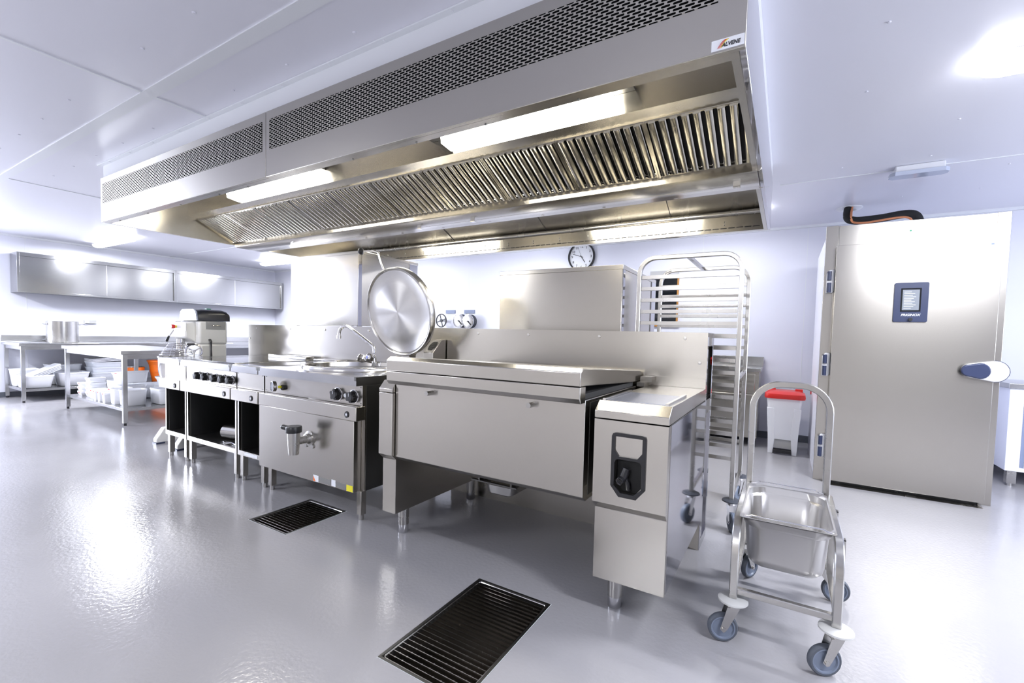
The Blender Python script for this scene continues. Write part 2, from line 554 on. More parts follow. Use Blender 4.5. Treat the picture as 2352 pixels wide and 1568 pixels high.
# ------------------------------------------------------------------ extraction hood
HX0, HX1, HF, HB, HZ0, HZ1 = -5.245, -0.145, 1.52, 4.06, 2.10, 2.478
hood = thing('extraction_hood', (-2.7, 2.79, HZ0), 'large stainless steel extraction hood hanging from the ceiling over the cooking line', 'extractor hood')
XM = -2.709
for a, b, p0, p1 in ((HX0, XM - 0.002, -5.205, -2.746), (XM + 0.002, HX1, -2.67, -0.229)):
    fp = MB().box(a, HF, HZ0, b, HF + 0.02, HZ1).build('front_panel', 'steel', hood, bevel=0.002)
    MB().box(p0, HF - 0.0015, 2.2555, p1, HF, 2.426).build('perforated_grille', 'perf', fp)
MB().box(HX0, HF + 0.02, HZ0, HX0 + 0.02, HB - 0.02, HZ1).build('end_panel', 'steel', hood, bevel=0.002)
MB().box(HX1 - 0.02, HF + 0.02, HZ0, HX1, HB - 0.02, HZ1).build('end_panel', 'steel_mirror', hood, bevel=0.002)
MB().box(HX0, HB - 0.02, HZ0, HX1, HB, HZ1).build('back_panel', 'steel', hood, bevel=0.002)
lip = MB().box(HX0 + 0.02, HF + 0.02, HZ0, HX1 - 0.02, HF + 0.06, HZ0 + 0.012).box(HX0 + 0.02, HB - 0.055, HZ0, HX1 - 0.02, HB - 0.02, HZ0 + 0.012)
lip.box(HX1 - 0.045, HF + 0.06, HZ0, HX1 - 0.02, HB - 0.055, HZ0 + 0.01).box(HX0 + 0.02, HF + 0.06, HZ0, HX0 + 0.035, HB - 0.055, HZ0 + 0.01)
lip.build('bottom_flange', 'steel', hood)
MB().box(HX0 + 0.02, HF + 0.02, 2.462, HX1 - 0.02, HB - 0.02, 2.474).build('roof_plate', 'steel', hood)
xi0, xi1 = HX0 + 0.021, HX1 - 0.021
for a, b in ((xi0, -2.686), (-2.683, xi1)):
    MB().prism([(2.17, 2.461), (2.17, 2.315), (2.25, 2.295), (2.262, 2.302), (2.185, 2.33), (2.185, 2.461)], 'X', a, b).build('lamp_panel', 'steel', hood)
rear = MB().prism([(3.63, 2.461), (4.02, 2.277), (4.038, 2.277), (4.038, 2.461)], 'X', xi0, xi1)
rear.build('rear_slope_panel', 'steel', hood)
sb = MB()
for x in (-3.35, -2.15, -0.92):
    sb.prism([(3.70, 2.424), (4.015, 2.275), (4.02, 2.277), (3.705, 2.427)], 'X', x - 0.0015, x + 0.0015)
sb.build('panel_joint', 'black', hood)
MB().tube([(xi0, 4.018, 2.252), (xi1, 4.018, 2.252)], 0.022, 14).build('rear_moulding', 'steel_tube', hood)
MB().box(xi0, 4.015, 2.113, xi1, 4.038, 2.229).build('rear_plenum_face', 'steel', hood)
sl = MB(); sc_ = MB()
n = 82
for i in range(n):
    x = xi0 + 0.04 + i * (xi1 - xi0 - 0.08) / n
    sl.box(x, 4.013, 2.130, x + 0.048, 4.0155, 2.137)
    if i % 5 == 2:
        sc_.lathe([(0.005, 0), (0.004, 0.004), (0, 0.005)], (x + 0.03, 4.015, 2.16), (0, -1, 0), 8)
        sc_.box(x + 0.026, 4.010, 2.175, x + 0.031, 4.015, 2.19)
sl.build('air_slots', 'black', hood)
sc_.build('adjusting_screws', 'steel_dark', hood)
MB().prism([(2.605, 2.135), (2.603, 2.088), (2.615, 2.08), (2.765, 2.080), (2.768, 2.084), (2.771, 2.080), (2.888, 2.08), (2.90, 2.088), (2.898, 2.135), (2.888, 2.135), (2.888, 2.092), (2.617, 2.092), (2.617, 2.135)], 'X', xi0, xi1).build('grease_gutter', 'steel', hood)
gd = MB()
for i in range(11):
    x = -4.86 + i * 0.47
    gd.lathe([(0.013, 0), (0.012, 0.0015), (0, 0.002)], (x, 2.603, 2.098), (0, -1, 0), 12)
    gd.lathe([(0.012, 0), (0.011, 0.001), (0, 0.0015)], (x, 2.87, 2.0805), (0, 0, -1), 12)
gd.build('gutter_studs', 'steel', hood)
for x in (-4.35, -2.62, -2.08, -0.27):
    MB().box(x - 0.018, 2.70, 2.05, x + 0.018, 2.703, 2.08).box(x - 0.018, 2.703, 2.05, x + 0.018, 2.73, 2.053).build('drain_clip', 'steel_bright', hood)
for a, b in ((-1.84, -0.79), (-4.28, -3.17)):
    for fy_ in (lambda y: y, lambda y: 5.58 - y):   # front and rear side of the hood
        lf = MB().box(a - 0.16, fy_(2.02), 2.415, b + 0.10, fy_(2.168), 2.43).box(a - 0.16, fy_(2.01), 2.40, b + 0.10, fy_(2.022), 2.43).build('light_fixture', 'steel_dark', hood)
        rr = []
        for dx, k in ((0, 0.86), (0.03, 1), (b - a - 0.03, 1), (b - a, 0.86)):
            y0, z0, y1_, z1 = 2.05, 2.412, 2.166, 2.322
            my, mz = (y0 + y1_) / 2, (z0 + z1) / 2
            rr.append([(a + dx, fy_(my + (y0 - my) * k), mz + (z0 - mz) * k), (a + dx, fy_(my - 0.045 * k), mz - 0.03 * k), (a + dx, fy_(my + (y1_ - my) * k), mz + (z1 - mz) * k), (a + dx, fy_(2.168), 2.40)])
        MB().loft(rr).build('diffuser', 'lamp_warm', lf)
bolts = MB()
for x in (-5.0, -4.45, -3.9, -3.35, -3.0, -2.0, -1.55, -1.15, -0.72):
    bolts.lathe([(0.0055, 0), (0.005, -0.003), (0, -0.004)], (x, 1.572, HZ0), (0, 0, 1), 8)
bolts.build('flange_bolts', 'steel_dark', hood)
st = MB().box(-0.243, HF - 0.002, 2.106, -0.149, HF, 2.139).build('maker_plate', 'sticker', hood)
text('maker_lettering', 'ALVENE', 0.017, 'black', st, (-0.187, HF - 0.0025, 2.119), (PI / 2, 0, 0), sx=0.86, shear=0.25)
for i, (cmat, dx) in enumerate((('red', 0), ('orange', 0.005), ('yellow', 0.009))):
    pts = [(-0.224 + dx + 0.022 * t, HF - 0.003, 2.112 + 0.022 * math.sin(t * 1.5)) for t in [k / 8 for k in range(9)]]
    MB().sweep(pts, [(-0.0012, -0.0004), (0.0012, -0.0004), (0.0012, 0.0004), (-0.0012, 0.0004)]).build('maker_swoosh', cmat, st)

# grease filters: one built, nine copied
FW = 0.503
fx0 = -0.163 - FW
sa = math.atan2(2.297 - 2.132, 0.355)
def F(v, h):                                        # along the slope (from the top) and out from it
    return (2.25 + v * math.cos(sa) - h * math.sin(sa), 2.297 - v * math.sin(sa) - h * math.cos(sa))
FL = 0.385
flt = thing('grease_filter', (fx0 + FW / 2, 2.42, 2.13), 'x', 'grease filter', 'baffle filters in a row under the hood')
fr = MB()
for a, b, v0, v1, hh in ((0.0015, 0.011, 0, FL, 0.016), (FW - 0.011, FW - 0.0015, 0, FL, 0.016), (0.011, FW - 0.011, 0, 0.008, 0.010), (0.011, FW - 0.011, FL - 0.008, FL, 0.006)):
    fr.prism([F(v0, -0.01), F(v0, hh), F(v1, hh), F(v1, -0.01)], 'X', fx0 + a, fx0 + b)
fr.build('frame', 'baffle', flt)
bf = MB()
for i in range(9):
    cx = fx0 + 0.010 + (FW - 0.020) * (i + 0.5) / 9
    w = 0.0195
    ra = []
    for v in (0.008, FL - 0.016):
        ring = []
        for dx, h in ((-w, -0.006), (-w, 0.010), (-w * 0.88, 0.0155), (-w * 0.62, 0.018), (w * 0.62, 0.018), (w * 0.88, 0.0155), (w, 0.010), (w, -0.006)):
            y, z = F(v if v > 0.1 else v, h)
            ring.append((cx + dx, y, z))
        ra.append(ring)
    bf.loft(ra)
bf.build('baffles', 'baffle', flt)
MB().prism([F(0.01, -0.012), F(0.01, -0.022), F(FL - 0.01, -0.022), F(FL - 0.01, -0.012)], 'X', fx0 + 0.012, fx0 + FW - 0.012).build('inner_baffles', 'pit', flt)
ordn = ['first', 'second', 'third', 'fourth', 'fifth', 'sixth', 'seventh', 'eighth', 'ninth', 'tenth']
flt['label'] = 'shiny baffle grease filter under the hood, first of ten counted from the maker plate end'
for i in range(1, 10):
    dup(flt, (-FW * i, 0, 0), 'shiny baffle grease filter under the hood, %s of ten counted from the maker plate end' % ordn[i])

# ------------------------------------------------------------------ ceiling lamps
def ceiling_lamp(x0, x1, y, label, lit=60):
    t = thing('ceiling_lamp', ((x0 + x1) / 2, y, ZC - 0.09), label, 'ceiling light', 'long lit lamps on the ceiling')
    MB().box(x0 + 0.10, y - 0.05, ZC - 0.055, x1 - 0.10, y + 0.05, ZC - 0.001).build('housing', 'grey_plastic', t, bevel=0.006)
    rr = []
    for d, k in ((0.0, 0.35), (0.03, 0.8), (0.09, 1.0), (x1 - x0 - 0.09, 1.0), (x1 - x0 - 0.03, 0.8), (x1 - x0, 0.35)):
        rr.append([(x0 + d, y - 0.075 * k, ZC - 0.045), (x0 + d, y + 0.075 * k, ZC - 0.045), (x0 + d, y + 0.06 * k, ZC - 0.045 - 0.035 * k), (x0 + d, y + 0.02 * k, ZC - 0.045 - 0.05 * k), (x0 + d, y - 0.02 * k, ZC - 0.045 - 0.05 * k), (x0 + d, y - 0.06 * k, ZC - 0.045 - 0.035 * k)])
    MB().loft(rr).build('diffuser', 'lamp_cool', t)
    area('ceiling_lamp_light', ((x0 + x1) / 2, y, ZC - 0.105), (x1 - x0 - 0.1, 0.12), lit, (0.91, 0.93, 1.0), (0, 0, 0))
    return t
ceiling_lamp(-10.35, -8.85, 2.93, 'long white lit ceiling lamp above the near end of the steel wall cupboards', 60)
ceiling_lamp(-9.55, -8.05, 5.28, 'long white lit ceiling lamp partly hidden behind the upper oven', 45)
ceiling_lamp(0.76, 2.26, 3.02, 'long white lit ceiling lamp in the upper corner above the blast chiller side')
for x, y, nm in ((-9.6, 0.2, 'nearest the window end'), (-1.4, -3.0, 'near the wall behind the viewer'), (-5.2, -1.2, 'over the open floor'), (1.7, 0.9, 'over the trolley side')):  # unseen lamps; those behind the camera are added as fill light
    ceiling_lamp(x - 0.75, x + 0.75, y, 'long white lit ceiling lamp beyond the visible ceiling, ' + nm, 50 if x > 0 else 66)
for x, nm in ((-6.3, 'at its far end'), (-3.6, 'halfway along it'), (-1.0, 'at its near end')):  # unseen rear row, added to brighten the back wall
    ceiling_lamp(x - 0.75, x + 0.75, 5.28, 'long white lit ceiling lamp hidden behind the hood ' + nm, 12)
em = thing('emergency_light', (0.84, 4.56, ZC - 0.06), 'small unlit emergency light on the ceiling in front of the blast chiller', 'emergency light')
MB().box(0.69, 4.50, ZC - 0.05, 0.99, 4.62, ZC - 0.001).build('housing', 'white_plastic', em, bevel=0.008)
rr = [[(0.66 + d, 4.56 - 0.07 * k, ZC - 0.05), (0.66 + d, 4.56 + 0.07 * k, ZC - 0.05), (0.66 + d, 4.56 + 0.055 * k, ZC - 0.075), (0.66 + d, 4.56 - 0.055 * k, ZC - 0.075)] for d, k in ((0, 0.5), (0.03, 1), (0.33, 1), (0.36, 0.5))]
MB().loft(rr).build('lens', 'lens', em)

# ------------------------------------------------------------------ floor drains
def grate(g, nb, label):
    x0, y0, x1, y1 = g
    t = thing('drain_grate', ((x0 + x1) / 2, (y0 + y1) / 2, -0.03), label, 'floor drain')
    w = 0.012
    fr = MB().box(x0 + .001, y0 + .001, -0.03, x1 - .001, y0 + w, 0.001).box(x0 + .001, y1 - w, -0.03, x1 - .001, y1 - .001, 0.001).box(x0 + .001, y0 + w, -0.03, x0 + w, y1 - w, 0.001).box(x1 - w, y0 + w, -0.03, x1 - .001, y1 - w, 0.001)
    fr.build('frame', 'steel_dark', t)
    a, b, c, d = x0 + w + 0.004, x1 - w - 0.004, y0 + w + 0.004, y1 - w - 0.004
    r = MB()
    r.tube([(a, c + .012, -0.004), (a + .004, c + .004, -0.004), (a + .012, c, -0.004), (b - .012, c, -0.004), (b - .004, c + .004, -0.004), (b, c + .012, -0.004), (b, d - .012, -0.004), (b - .004, d - .004, -0.004), (b - .012, d, -0.004), (a + .012, d, -0.004), (a + .004, d - .004, -0.004), (a, d - .012, -0.004)], 0.0028, 6, closed=True)
    r.build('rim', 'steel_bright', t)
    gb = MB()
    for i in range(nb):
        y = c + (d - c) * (i + 1) / (nb + 1)
        gb.box(a + 0.002, y - 0.0014, -0.029, b - 0.002, y + 0.0014, -0.004)
    m_ = int((b - a) / 0.04)
    for i in range(m_):
        x = a + (b - a) * (i + 1) / (m_ + 1)
        for i in range(nb):
            y = c + (d - c) * (i + 1) / (nb + 1)
            gb.box(x - 0.0018, y - 0.0030, -0.007, x + 0.0018, y + 0.0030, -0.0034)
    gb.build('grating', 'steel_bright', t)
    MB().box(b - 0.07, d - 0.05, -0.006, b - 0.035, d - 0.043, -0.002).build('lifting_tab', 'steel_bright', t)
    p = MB()
    p.box(x0 + .001, y0 + .001, -0.16, x1 - .001, y1 - .001, -0.15).box(x0 + .001, y0 + .001, -0.15, x0 + .004, y1 - .001, -0.03).box(x1 - .004, y0 + .001, -0.15, x1 - .001, y1 - .001, -0.03).box(x0 + .004, y0 + .001, -0.15, x1 - .004, y0 + .004, -0.03).box(x0 + .004, y1 - .004, -0.15, x1 - .004, y1 - .001, -0.03)
    p.build('basin', 'drain_steel', t)
grate(G1, 24, 'large rectangular floor drain grate in the open floor before the tilting pan')
grate(G2, 16, 'rectangular floor drain grate in the floor below the kettle drain tap')

# ------------------------------------------------------------------ the cooking line
YB, YL, YW = 1.87, 1.82, 2.655
def emblem(x, z, y, parent):
    e = MB().prism([(x + 0.018 * math.cos(a), z + 0.021 * math.sin(a)) for a in [PI / 4 * k for k in range(8)]], 'Y', y - 0.005, y).build('emblem', 'black', parent)
    MB().prism([(x - 0.009, z), (x, z - 0.012), (x + 0.009, z), (x, z + 0.012)], 'Y', y - 0.006, y - 0.005).build('emblem_mark', 'sticker', e)
def legs(parent, xs_, ys_, z1=0.205, w=0.04):
    for x in xs_:
        for y in ys_:
            l = MB().box(x - w / 2, y - w / 2, 0.035, x + w / 2, y + w / 2, z1).build('leg', 'steel', parent, bevel=0.002)
            MB().cyl((x, y, 0), (x, y, 0.035), 0.016, 14).build('foot', 'steel_tube', l)
def knob(parent, x, z, y0, r=0.034, rot=0.4, name='knob'):
    k = MB()
    k.lathe([(0, 0), (r, 0), (r * 0.98, 0.006), (r * 0.80, 0.010), (r * 0.76, 0.034), (r * 0.66, 0.040), (0, 0.041)], (x, y0, z), (0, -1, 0), 24)
    for i in range(5):
        a = rot + i * 2 * PI / 5
        k.cyl((x + r * 0.66 * math.cos(a), y0 - 0.010, z + r * 0.66 * math.sin(a)), (x + r * 0.66 * math.cos(a), y0 - 0.037, z + r * 0.66 * math.sin(a)), r * 0.30, 10)
    k = k.build(name, 'black', parent)
    MB().lathe([(r * 1.02, 0), (r * 1.10, 0.001), (r * 1.10, 0.004), (r * 1.02, 0.005)], (x, y0, z), (0, -1, 0), 24).build('ring', 'chrome', k)
    MB().box(x - 0.0015, y0 - 0.0425, z + 0.004, x + 0.0015, y0 - 0.041, z + r * 0.6).build('pointer', 'sticker', k)
    return k
def unit(name, label, cat, x0, x1, bay=True, ctl=True, well=None):
    t = thing(name, ((x0 + x1) / 2, (YB + YW) / 2, 0), label, cat)
    if well:
        wx, wy, wr = well
        N = 96
        sqr, cir = [], []
        for i in range(N):
            a = 2 * PI * i / N
            c_, s_ = math.cos(a), math.sin(a)
            hx = (x1 - wx) if c_ > 0 else (wx - x0)
            hy = (YW - 0.005 - wy) if s_ > 0 else (wy - YL)
            k = min(hx / max(abs(c_), 1e-6), hy / max(abs(s_), 1e-6))
            sqr.append((wx + c_ * k, wy + s_ * k)); cir.append((wx + c_ * wr, wy + s_ * wr))
        for cx_, cy_ in ((x0, YL), (x1, YL), (x1, YW - 0.005), (x0, YW - 0.005)):
            j = min(range(N), key=lambda q: (sqr[q][0] - cx_) ** 2 + (sqr[q][1] - cy_) ** 2)
            sqr[j] = (cx_, cy_)
        wm = MB()
        rings = [[(x, y, 0.865) for x, y in cir], [(x, y, 0.865) for x, y in sqr], [(x, y, 0.92) for x, y in sqr], [(x, y, 0.92) for x, y in cir], [(x, y, 0.865) for x, y in cir]]
        wm.loft(rings, cap0=False, cap1=False)
        wt = wm.build('worktop', 'steel_top', t)
    else:
        wt = MB().box(x0, YL, 0.865, x1, YW - 0.005, 0.92).build('worktop', 'steel_top', t, bevel=0.003)
    MB().box(x0 + 0.001, YL - 0.001, 0.897, x0 + 0.018, YL + 0.01, 0.9215).box(x1 - 0.018, YL - 0.001, 0.897, x1 - 0.001, YL + 0.01, 0.9215).build('corner_joint', 'steel_dark', wt)
    cp = MB().box(x0 + 0.002, YB, 0.738, x1 - 0.002, YB + 0.02, 0.865).build('control_panel', 'steel', t)
    s_ = MB()
    for x in (x0 + 0.018, x1 - 0.018):
        for z in (0.752, 0.852):
            s_.lathe([(0.004, 0), (0.003, 0.002), (0, 0.0025)], (x, YB, z), (0, -1, 0), 8)
    s_.build('screws', 'steel_dark', cp)
    MB().box(x0 + 0.001, YL, 0.645, x1 - 0.001, YB + 0.02, 0.735).build('front_rail', 'steel', t, bevel=0.004)
    bd = MB()
    if bay:
        bd.box(x0 + 0.002, YB, 0.205, x0 + 0.022, YW - 0.01, 0.645).box(x1 - 0.022, YB, 0.205, x1 - 0.002, YW - 0.01, 0.645)
        bd.box(x0 + 0.022, YB, 0.205, x1 - 0.022, YB + 0.02, 0.243)
        bd.box(x0 + 0.002, YB + 0.02, 0.645, x1 - 0.002, YW - 0.01, 0.864)
        b = bd.build('cabinet_body', 'steel', t)
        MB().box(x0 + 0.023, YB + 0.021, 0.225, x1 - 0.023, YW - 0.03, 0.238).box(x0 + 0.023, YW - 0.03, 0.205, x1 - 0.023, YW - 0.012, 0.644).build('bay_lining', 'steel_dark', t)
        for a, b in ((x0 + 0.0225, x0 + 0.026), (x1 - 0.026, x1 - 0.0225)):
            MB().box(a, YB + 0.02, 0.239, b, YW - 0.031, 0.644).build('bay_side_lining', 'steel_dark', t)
        MB().box(x0 + 0.10, YB - 0.001, 0.212, x0 + 0.28, YB, 0.236).build('rating_label', 'sticker', t)
    else:
        bd.box(x0 + 0.002, YB + 0.02, 0.19, x0 + 0.022, YW - 0.01, 0.864).box(x1 - 0.022, YB + 0.02, 0.19, x1 - 0.002, YW - 0.01, 0.864)
        bd.box(x0 + 0.022, YB + 0.02, 0.19, x1 - 0.022, YB + 0.04, 0.864).box(x0 + 0.022, YW - 0.03, 0.19, x1 - 0.022, YW - 0.01, 0.864).box(x0 + 0.022, YB + 0.04, 0.19, x1 - 0.022, YW - 0.03, 0.21)
        bd.build('cabinet_body', 'steel', t)
        MB().box(x1 - 0.0019, YB + 0.03, 0.192, x1 - 0.0008, YW - 0.012, 0.862).build('side_sheet', 'steel_dark', t)  # dark sheet stands in for the shaded gap mirrored in this side
    legs(t, (x0 + 0.05, x1 - 0.035), (1.896, 2.55), 0.205 if bay else 0.19)
    emblem(x1 - 0.085, 0.682, YL, t)
    return t
ua = unit('neutral_cabinet', 'narrow open steel base cabinet at the far end of the cooking line beside the mixer', 'kitchen cabinet', -4.975, -4.572)
ub = unit('solid_top_range', 'wide steel solid-top range with five black knobs and an open bay below', 'cooker', -4.560, -3.738)
for i, x in enumerate((-4.333, -4.205, -4.051, -3.925, -3.809)):
    knob(ub, x, 0.790, YB, 0.034, 0.3 + i)
MB().box(-4.52, 1.88, 0.92, -3.79, 2.50, 0.926).build('hot_plate', 'hob', ub, bevel=0.004)
MB().box(-4.47, 2.53, 0.92, -3.86, 2.62, 0.955).build('flue_cover', 'steel_bright', ub, bevel=0.006)
uc = unit('neutral_cabinet', 'narrow open steel base cabinet between the five-knob range and the boiling kettle', 'kitchen cabinet', -3.726, -3.352)
MB().box(-3.69, 1.90, 0.92, -3.39, 2.45, 0.923).build('worktop_insert', 'steel_mirror', uc)
MB().box(-3.70, 2.50, 0.92, -3.38, 2.62, 0.945).build('flue_cover', 'steel_bright', uc, bevel=0.006)
# a box of pipes lying in the bays
pp = MB().lathe([(0.060, 0), (0.060, 0.30), (0.055, 0.30), (0.055, 0)], (-4.20, 2.02, 0.302), (0.97, 0.2, 0.0), 20)
tag(pp.build('metal_sleeve', 'steel_tube'), 'grey metal sleeve lying in the open bay of the five-knob range', 'metal tube')
pp = MB().tube([(-4.06, 1.93, 0.246), (-3.99, 1.915, 0.246), (-3.95, 1.94, 0.252), (-3.87, 1.93, 0.246)], 0.008, 8)
pp.lathe([(0, 0), (0.02, 0), (0.02, 0.014), (0, 0.014)], (-4.0, 1.925, 0.2385), (0, 0, 1), 12)
tag(pp.build('pipe_fitting', 'chrome'), 'small shiny pipe fitting on the bay floor below the five-knob range', 'pipe fitting')
pp = MB().lathe([(0, 0), (0.022, 0), (0.022, 0.03), (0.012, 0.035), (0.012, 0.06), (0, 0.06)], (-3.44, 2.15, 0.2385), (0, 0, 1), 14)
tag(pp.build('pipe_bush', 'steel_tube'), 'small metal cap on the bay floor of the cabinet next to the kettle', 'cap')

# kettle unit
KX0, KX1 = -3.340, -2.268
uk = unit('boiling_kettle', 'round stainless boiling kettle unit with open lid, drain tap and two black knobs', 'boiling kettle', KX0, KX1, bay=False, well=(-2.76, 2.22, 0.348))
MB().box(KX0 - 0.012, YL + 0.012, 0.188, KX1 - 0.035, YB + 0.019, 0.643).build('front_cover', 'steel', uk, bevel=0.003)
KC = (-2.76, 2.22)
rim = MB().lathe([(0.405, 0.920), (0.405, 0.928), (0.372, 0.934), (0.370, 0.950), (0.366, 0.956), (0.352, 0.958), (0.346, 0.954), (0.344, 0.93), (0.343, 0.9215)], (KC[0], KC[1], 0), (0, 0, 1), 64)
rim.build('kettle_rim', 'steel_bright', uk)
bm_ = MB().lathe([(0.3435, 0.9235), (0.342, 0.60), (0.33, 0.53), (0.29, 0.48), (0.2, 0.46), (0, 0.455)], (KC[0], KC[1], 0), (0, 0, 1), 64)
bm_.build('kettle_bowl', 'steel_satin', uk)
# lid, open and leaning
LC = Vector((-2.535, 2.41, 1.355)); be = math.radians(11)
ln = Vector((0, -math.cos(be), -math.sin(be)))
lidp = [(0, 0.012), (0.10, 0.010), (0.22, 0.006), (0.300, 0.0), (0.306, 0.004), (0.311, 0.004), (0.315, -0.001), (0.319, 0.010), (0.327, 0.014), (0.334, 0.008), (0.335, -0.030), (0.330, -0.038), (0.25, -0.045), (0.12, -0.055), (0, -0.058)]
lb = MB().lathe(lidp, (0, 0, 0), (0, -1, 0), 96)
for v in lb.bm.verts:
    pass
Rl = Matrix.Rotation(be, 4, 'X')
lb.xform(Matrix.Translation(LC) @ Rl)
lid = lb.build('lid', 'spun', uk, smooth=50)
# give the lid its own centre so the spun finish runs round it
dl = LC - OFF[uk.name]
lid.data.transform(Matrix.Translation(-dl)); lid.data.transform(Rl.inverted())
lid.location = dl; lid.rotation_euler = (be, 0, 0)
OFFL = LC
def lidchild(mb, name, m):
    o = mb.build(name, m, uk)
    o.data.transform(Matrix.Translation(-dl)); o.data.transform(Rl.inverted())
    o.parent = lid
    return o
hd = MB().tube(soft([(-2.66, 2.42, 1.60), (-2.675, 2.40, 1.66), (-2.70, 2.38, 1.74), (-2.715, 2.37, 1.80), (-2.73, 2.36, 1.812), (-2.76, 2.34, 1.818), (-2.83, 2.31, 1.814)], 3), 0.0085, 12)
lidchild(hd, 'handle', 'steel_bright')
lidchild(MB().lathe([(0, 0), (0.018, 0.001), (0.025, 0.006), (0.026, 0.022), (0.018, 0.034), (0, 0.038)], (-2.82, 2.315, 1.814), (-0.82, -0.55, 0), 18), 'handle_knob', 'black')
MB().box(-2.56, 2.47, 0.92, -2.48, 2.54, 1.06).cyl((-2.60, 2.49, 1.05), (-2.44, 2.49, 1.05), 0.018).build('lid_hinge', 'steel_tube', uk)
# vent stack beside the kettle
vs = MB().prism([(2.50, 0.921), (2.50, 1.058), (2.60, 1.156), (2.645, 1.156), (2.645, 0.921)], 'X', -2.362, -2.270).build('vent_stack', 'steel', uk, bevel=0.002)
vd = MB()
for i in range(-4, 5):
    hw = 0.034 * math.sqrt(max(0.0, 1 - (i / 5) ** 2))
    c = Vector((-2.316, 2.55, 1.107)); d_ = Vector((0, 0.714, 0.70)); n_ = Vector((0, -0.70, 0.714))
    p = c + d_ * (i * 0.0105) + n_ * 0.001
    vd.sweep([p - Vector((hw, 0, 0)), p + Vector((hw, 0, 0))], [(-0.003, -0.001), (0.003, -0.001), (0.003, 0.001), (-0.003, 0.001)], upv=n_)
vd.build('vent_louvres', 'black', vs)
# controls
knob(uk, -2.505, 0.792, YB, 0.040, 0.2); knob(uk, -2.350, 0.790, YB, 0.040, 1.2)
MB().lathe([(0, 0), (0.013, 0), (0.013, 0.006), (0, 0.008)], (-2.430, YB, 0.790), (0, -1, 0), 16).build('indicator', 'sticker', uk)
gg = MB().cyl((-3.115, YB, 0.790), (-3.115, YB - 0.03, 0.792), 0.010).build('gauge_stem', 'yellow', uk)
MB().cyl((-3.10, YB, 0.788), (-3.10, YB - 0.016, 0.788), 0.020, 16).build('gauge_nut', 'black', uk)
ga = MB().lathe([(0, 0), (0.036, 0), (0.038, 0.004), (0.038, 0.024), (0.034, 0.026), (0.033, 0.022), (0, 0.022)], (-3.155, YB - 0.03, 0.795), (-0.25, -1, 0), 28).build('pressure_gauge', 'chrome', uk)
MB().lathe([(0, 0.0225), (0.032, 0.0225)], (-3.155, YB - 0.03, 0.795), (-0.25, -1, 0), 28).build('gauge_face', 'screen', ga)
# drain tap
TX, TZ = -2.745, 0.455
tp = MB()
tp.lathe([(0, 0), (0.052, 0), (0.052, 0.006), (0.036, 0.010), (0.034, 0.03), (0.026, 0.034), (0.026, 0.12), (0, 0.12)], (TX + 0.0, YL + 0.012, TZ + 0.02), (0, -1, 0), 28)
for sx in (-1, 1):
    tp.cyl((TX + sx * 0.035, YL + 0.012, TZ + 0.02 - 0.05 * 1), (TX + sx * 0.035, YL + 0.004, TZ - 0.03), 0.014, 12)
tp.lathe([(0.030, -0.095), (0.0, -0.095)], (TX, YL - 0.10, TZ + 0.03), (0, 0, 1), 24)
tp.lathe([(0.031, -0.095), (0.036, -0.03), (0.040, 0.055), (0, 0.055)], (TX, YL - 0.10, TZ + 0.03), (0, 0, 1), 28)
tp = tp.build('drain_tap', 'steel_tube', uk)
lv = MB().lathe([(0, 0), (0.047, 0), (0.049, 0.006), (0.049, 0.036), (0.045, 0.042), (0, 0.042)], (TX, YL - 0.10, TZ + 0.08), (0, 0, 1), 28)
lv.tube([(TX - 0.02, YL - 0.105, TZ + 0.103), (TX - 0.05, YL - 0.112, TZ + 0.105), (TX - 0.088, YL - 0.118, TZ + 0.108)], 0.017, 14)
lv.lathe([(0.017, 0), (0.013, 0.010), (0, 0.014)], (TX - 0.088, YL - 0.118, TZ + 0.108), (-1, -0.2, 0.05), 14)
lv.build('tap_lever', 'black', tp)
# stickers on the cover
sx0 = KX1 - 0.035
sk = MB().box(sx0 - 0.062, YL + 0.0105, 0.193, sx0 - 0.004, YL + 0.012, 0.232).build('warning_sticker', 'yellow', uk)
MB().box(sx0 - 0.40, YL + 0.011, 0.193, sx0 - 0.345, YL + 0.012, 0.236).build('maker_sticker', 'sticker', uk)
MB().prism([(sx0 - 0.398, 0.195), (sx0 - 0.375, 0.195), (sx0 - 0.398, 0.228)], 'Y', YL + 0.010, YL + 0.011).build('sticker_mark', 'orange', uk)
MB().box(sx0 - 0.21, YL + 0.0105, 0.196, sx0 - 0.17, YL + 0.012, 0.238).build('code_sticker', 'sticker', uk)
for a, b in ((sx0 - 0.335, sx0 - 0.22), (sx0 - 0.16, sx0 - 0.07)):
    MB().box(a, YL + 0.0112, 0.197, b, YL + 0.012, 0.232).build('rating_plate', 'etched', uk)
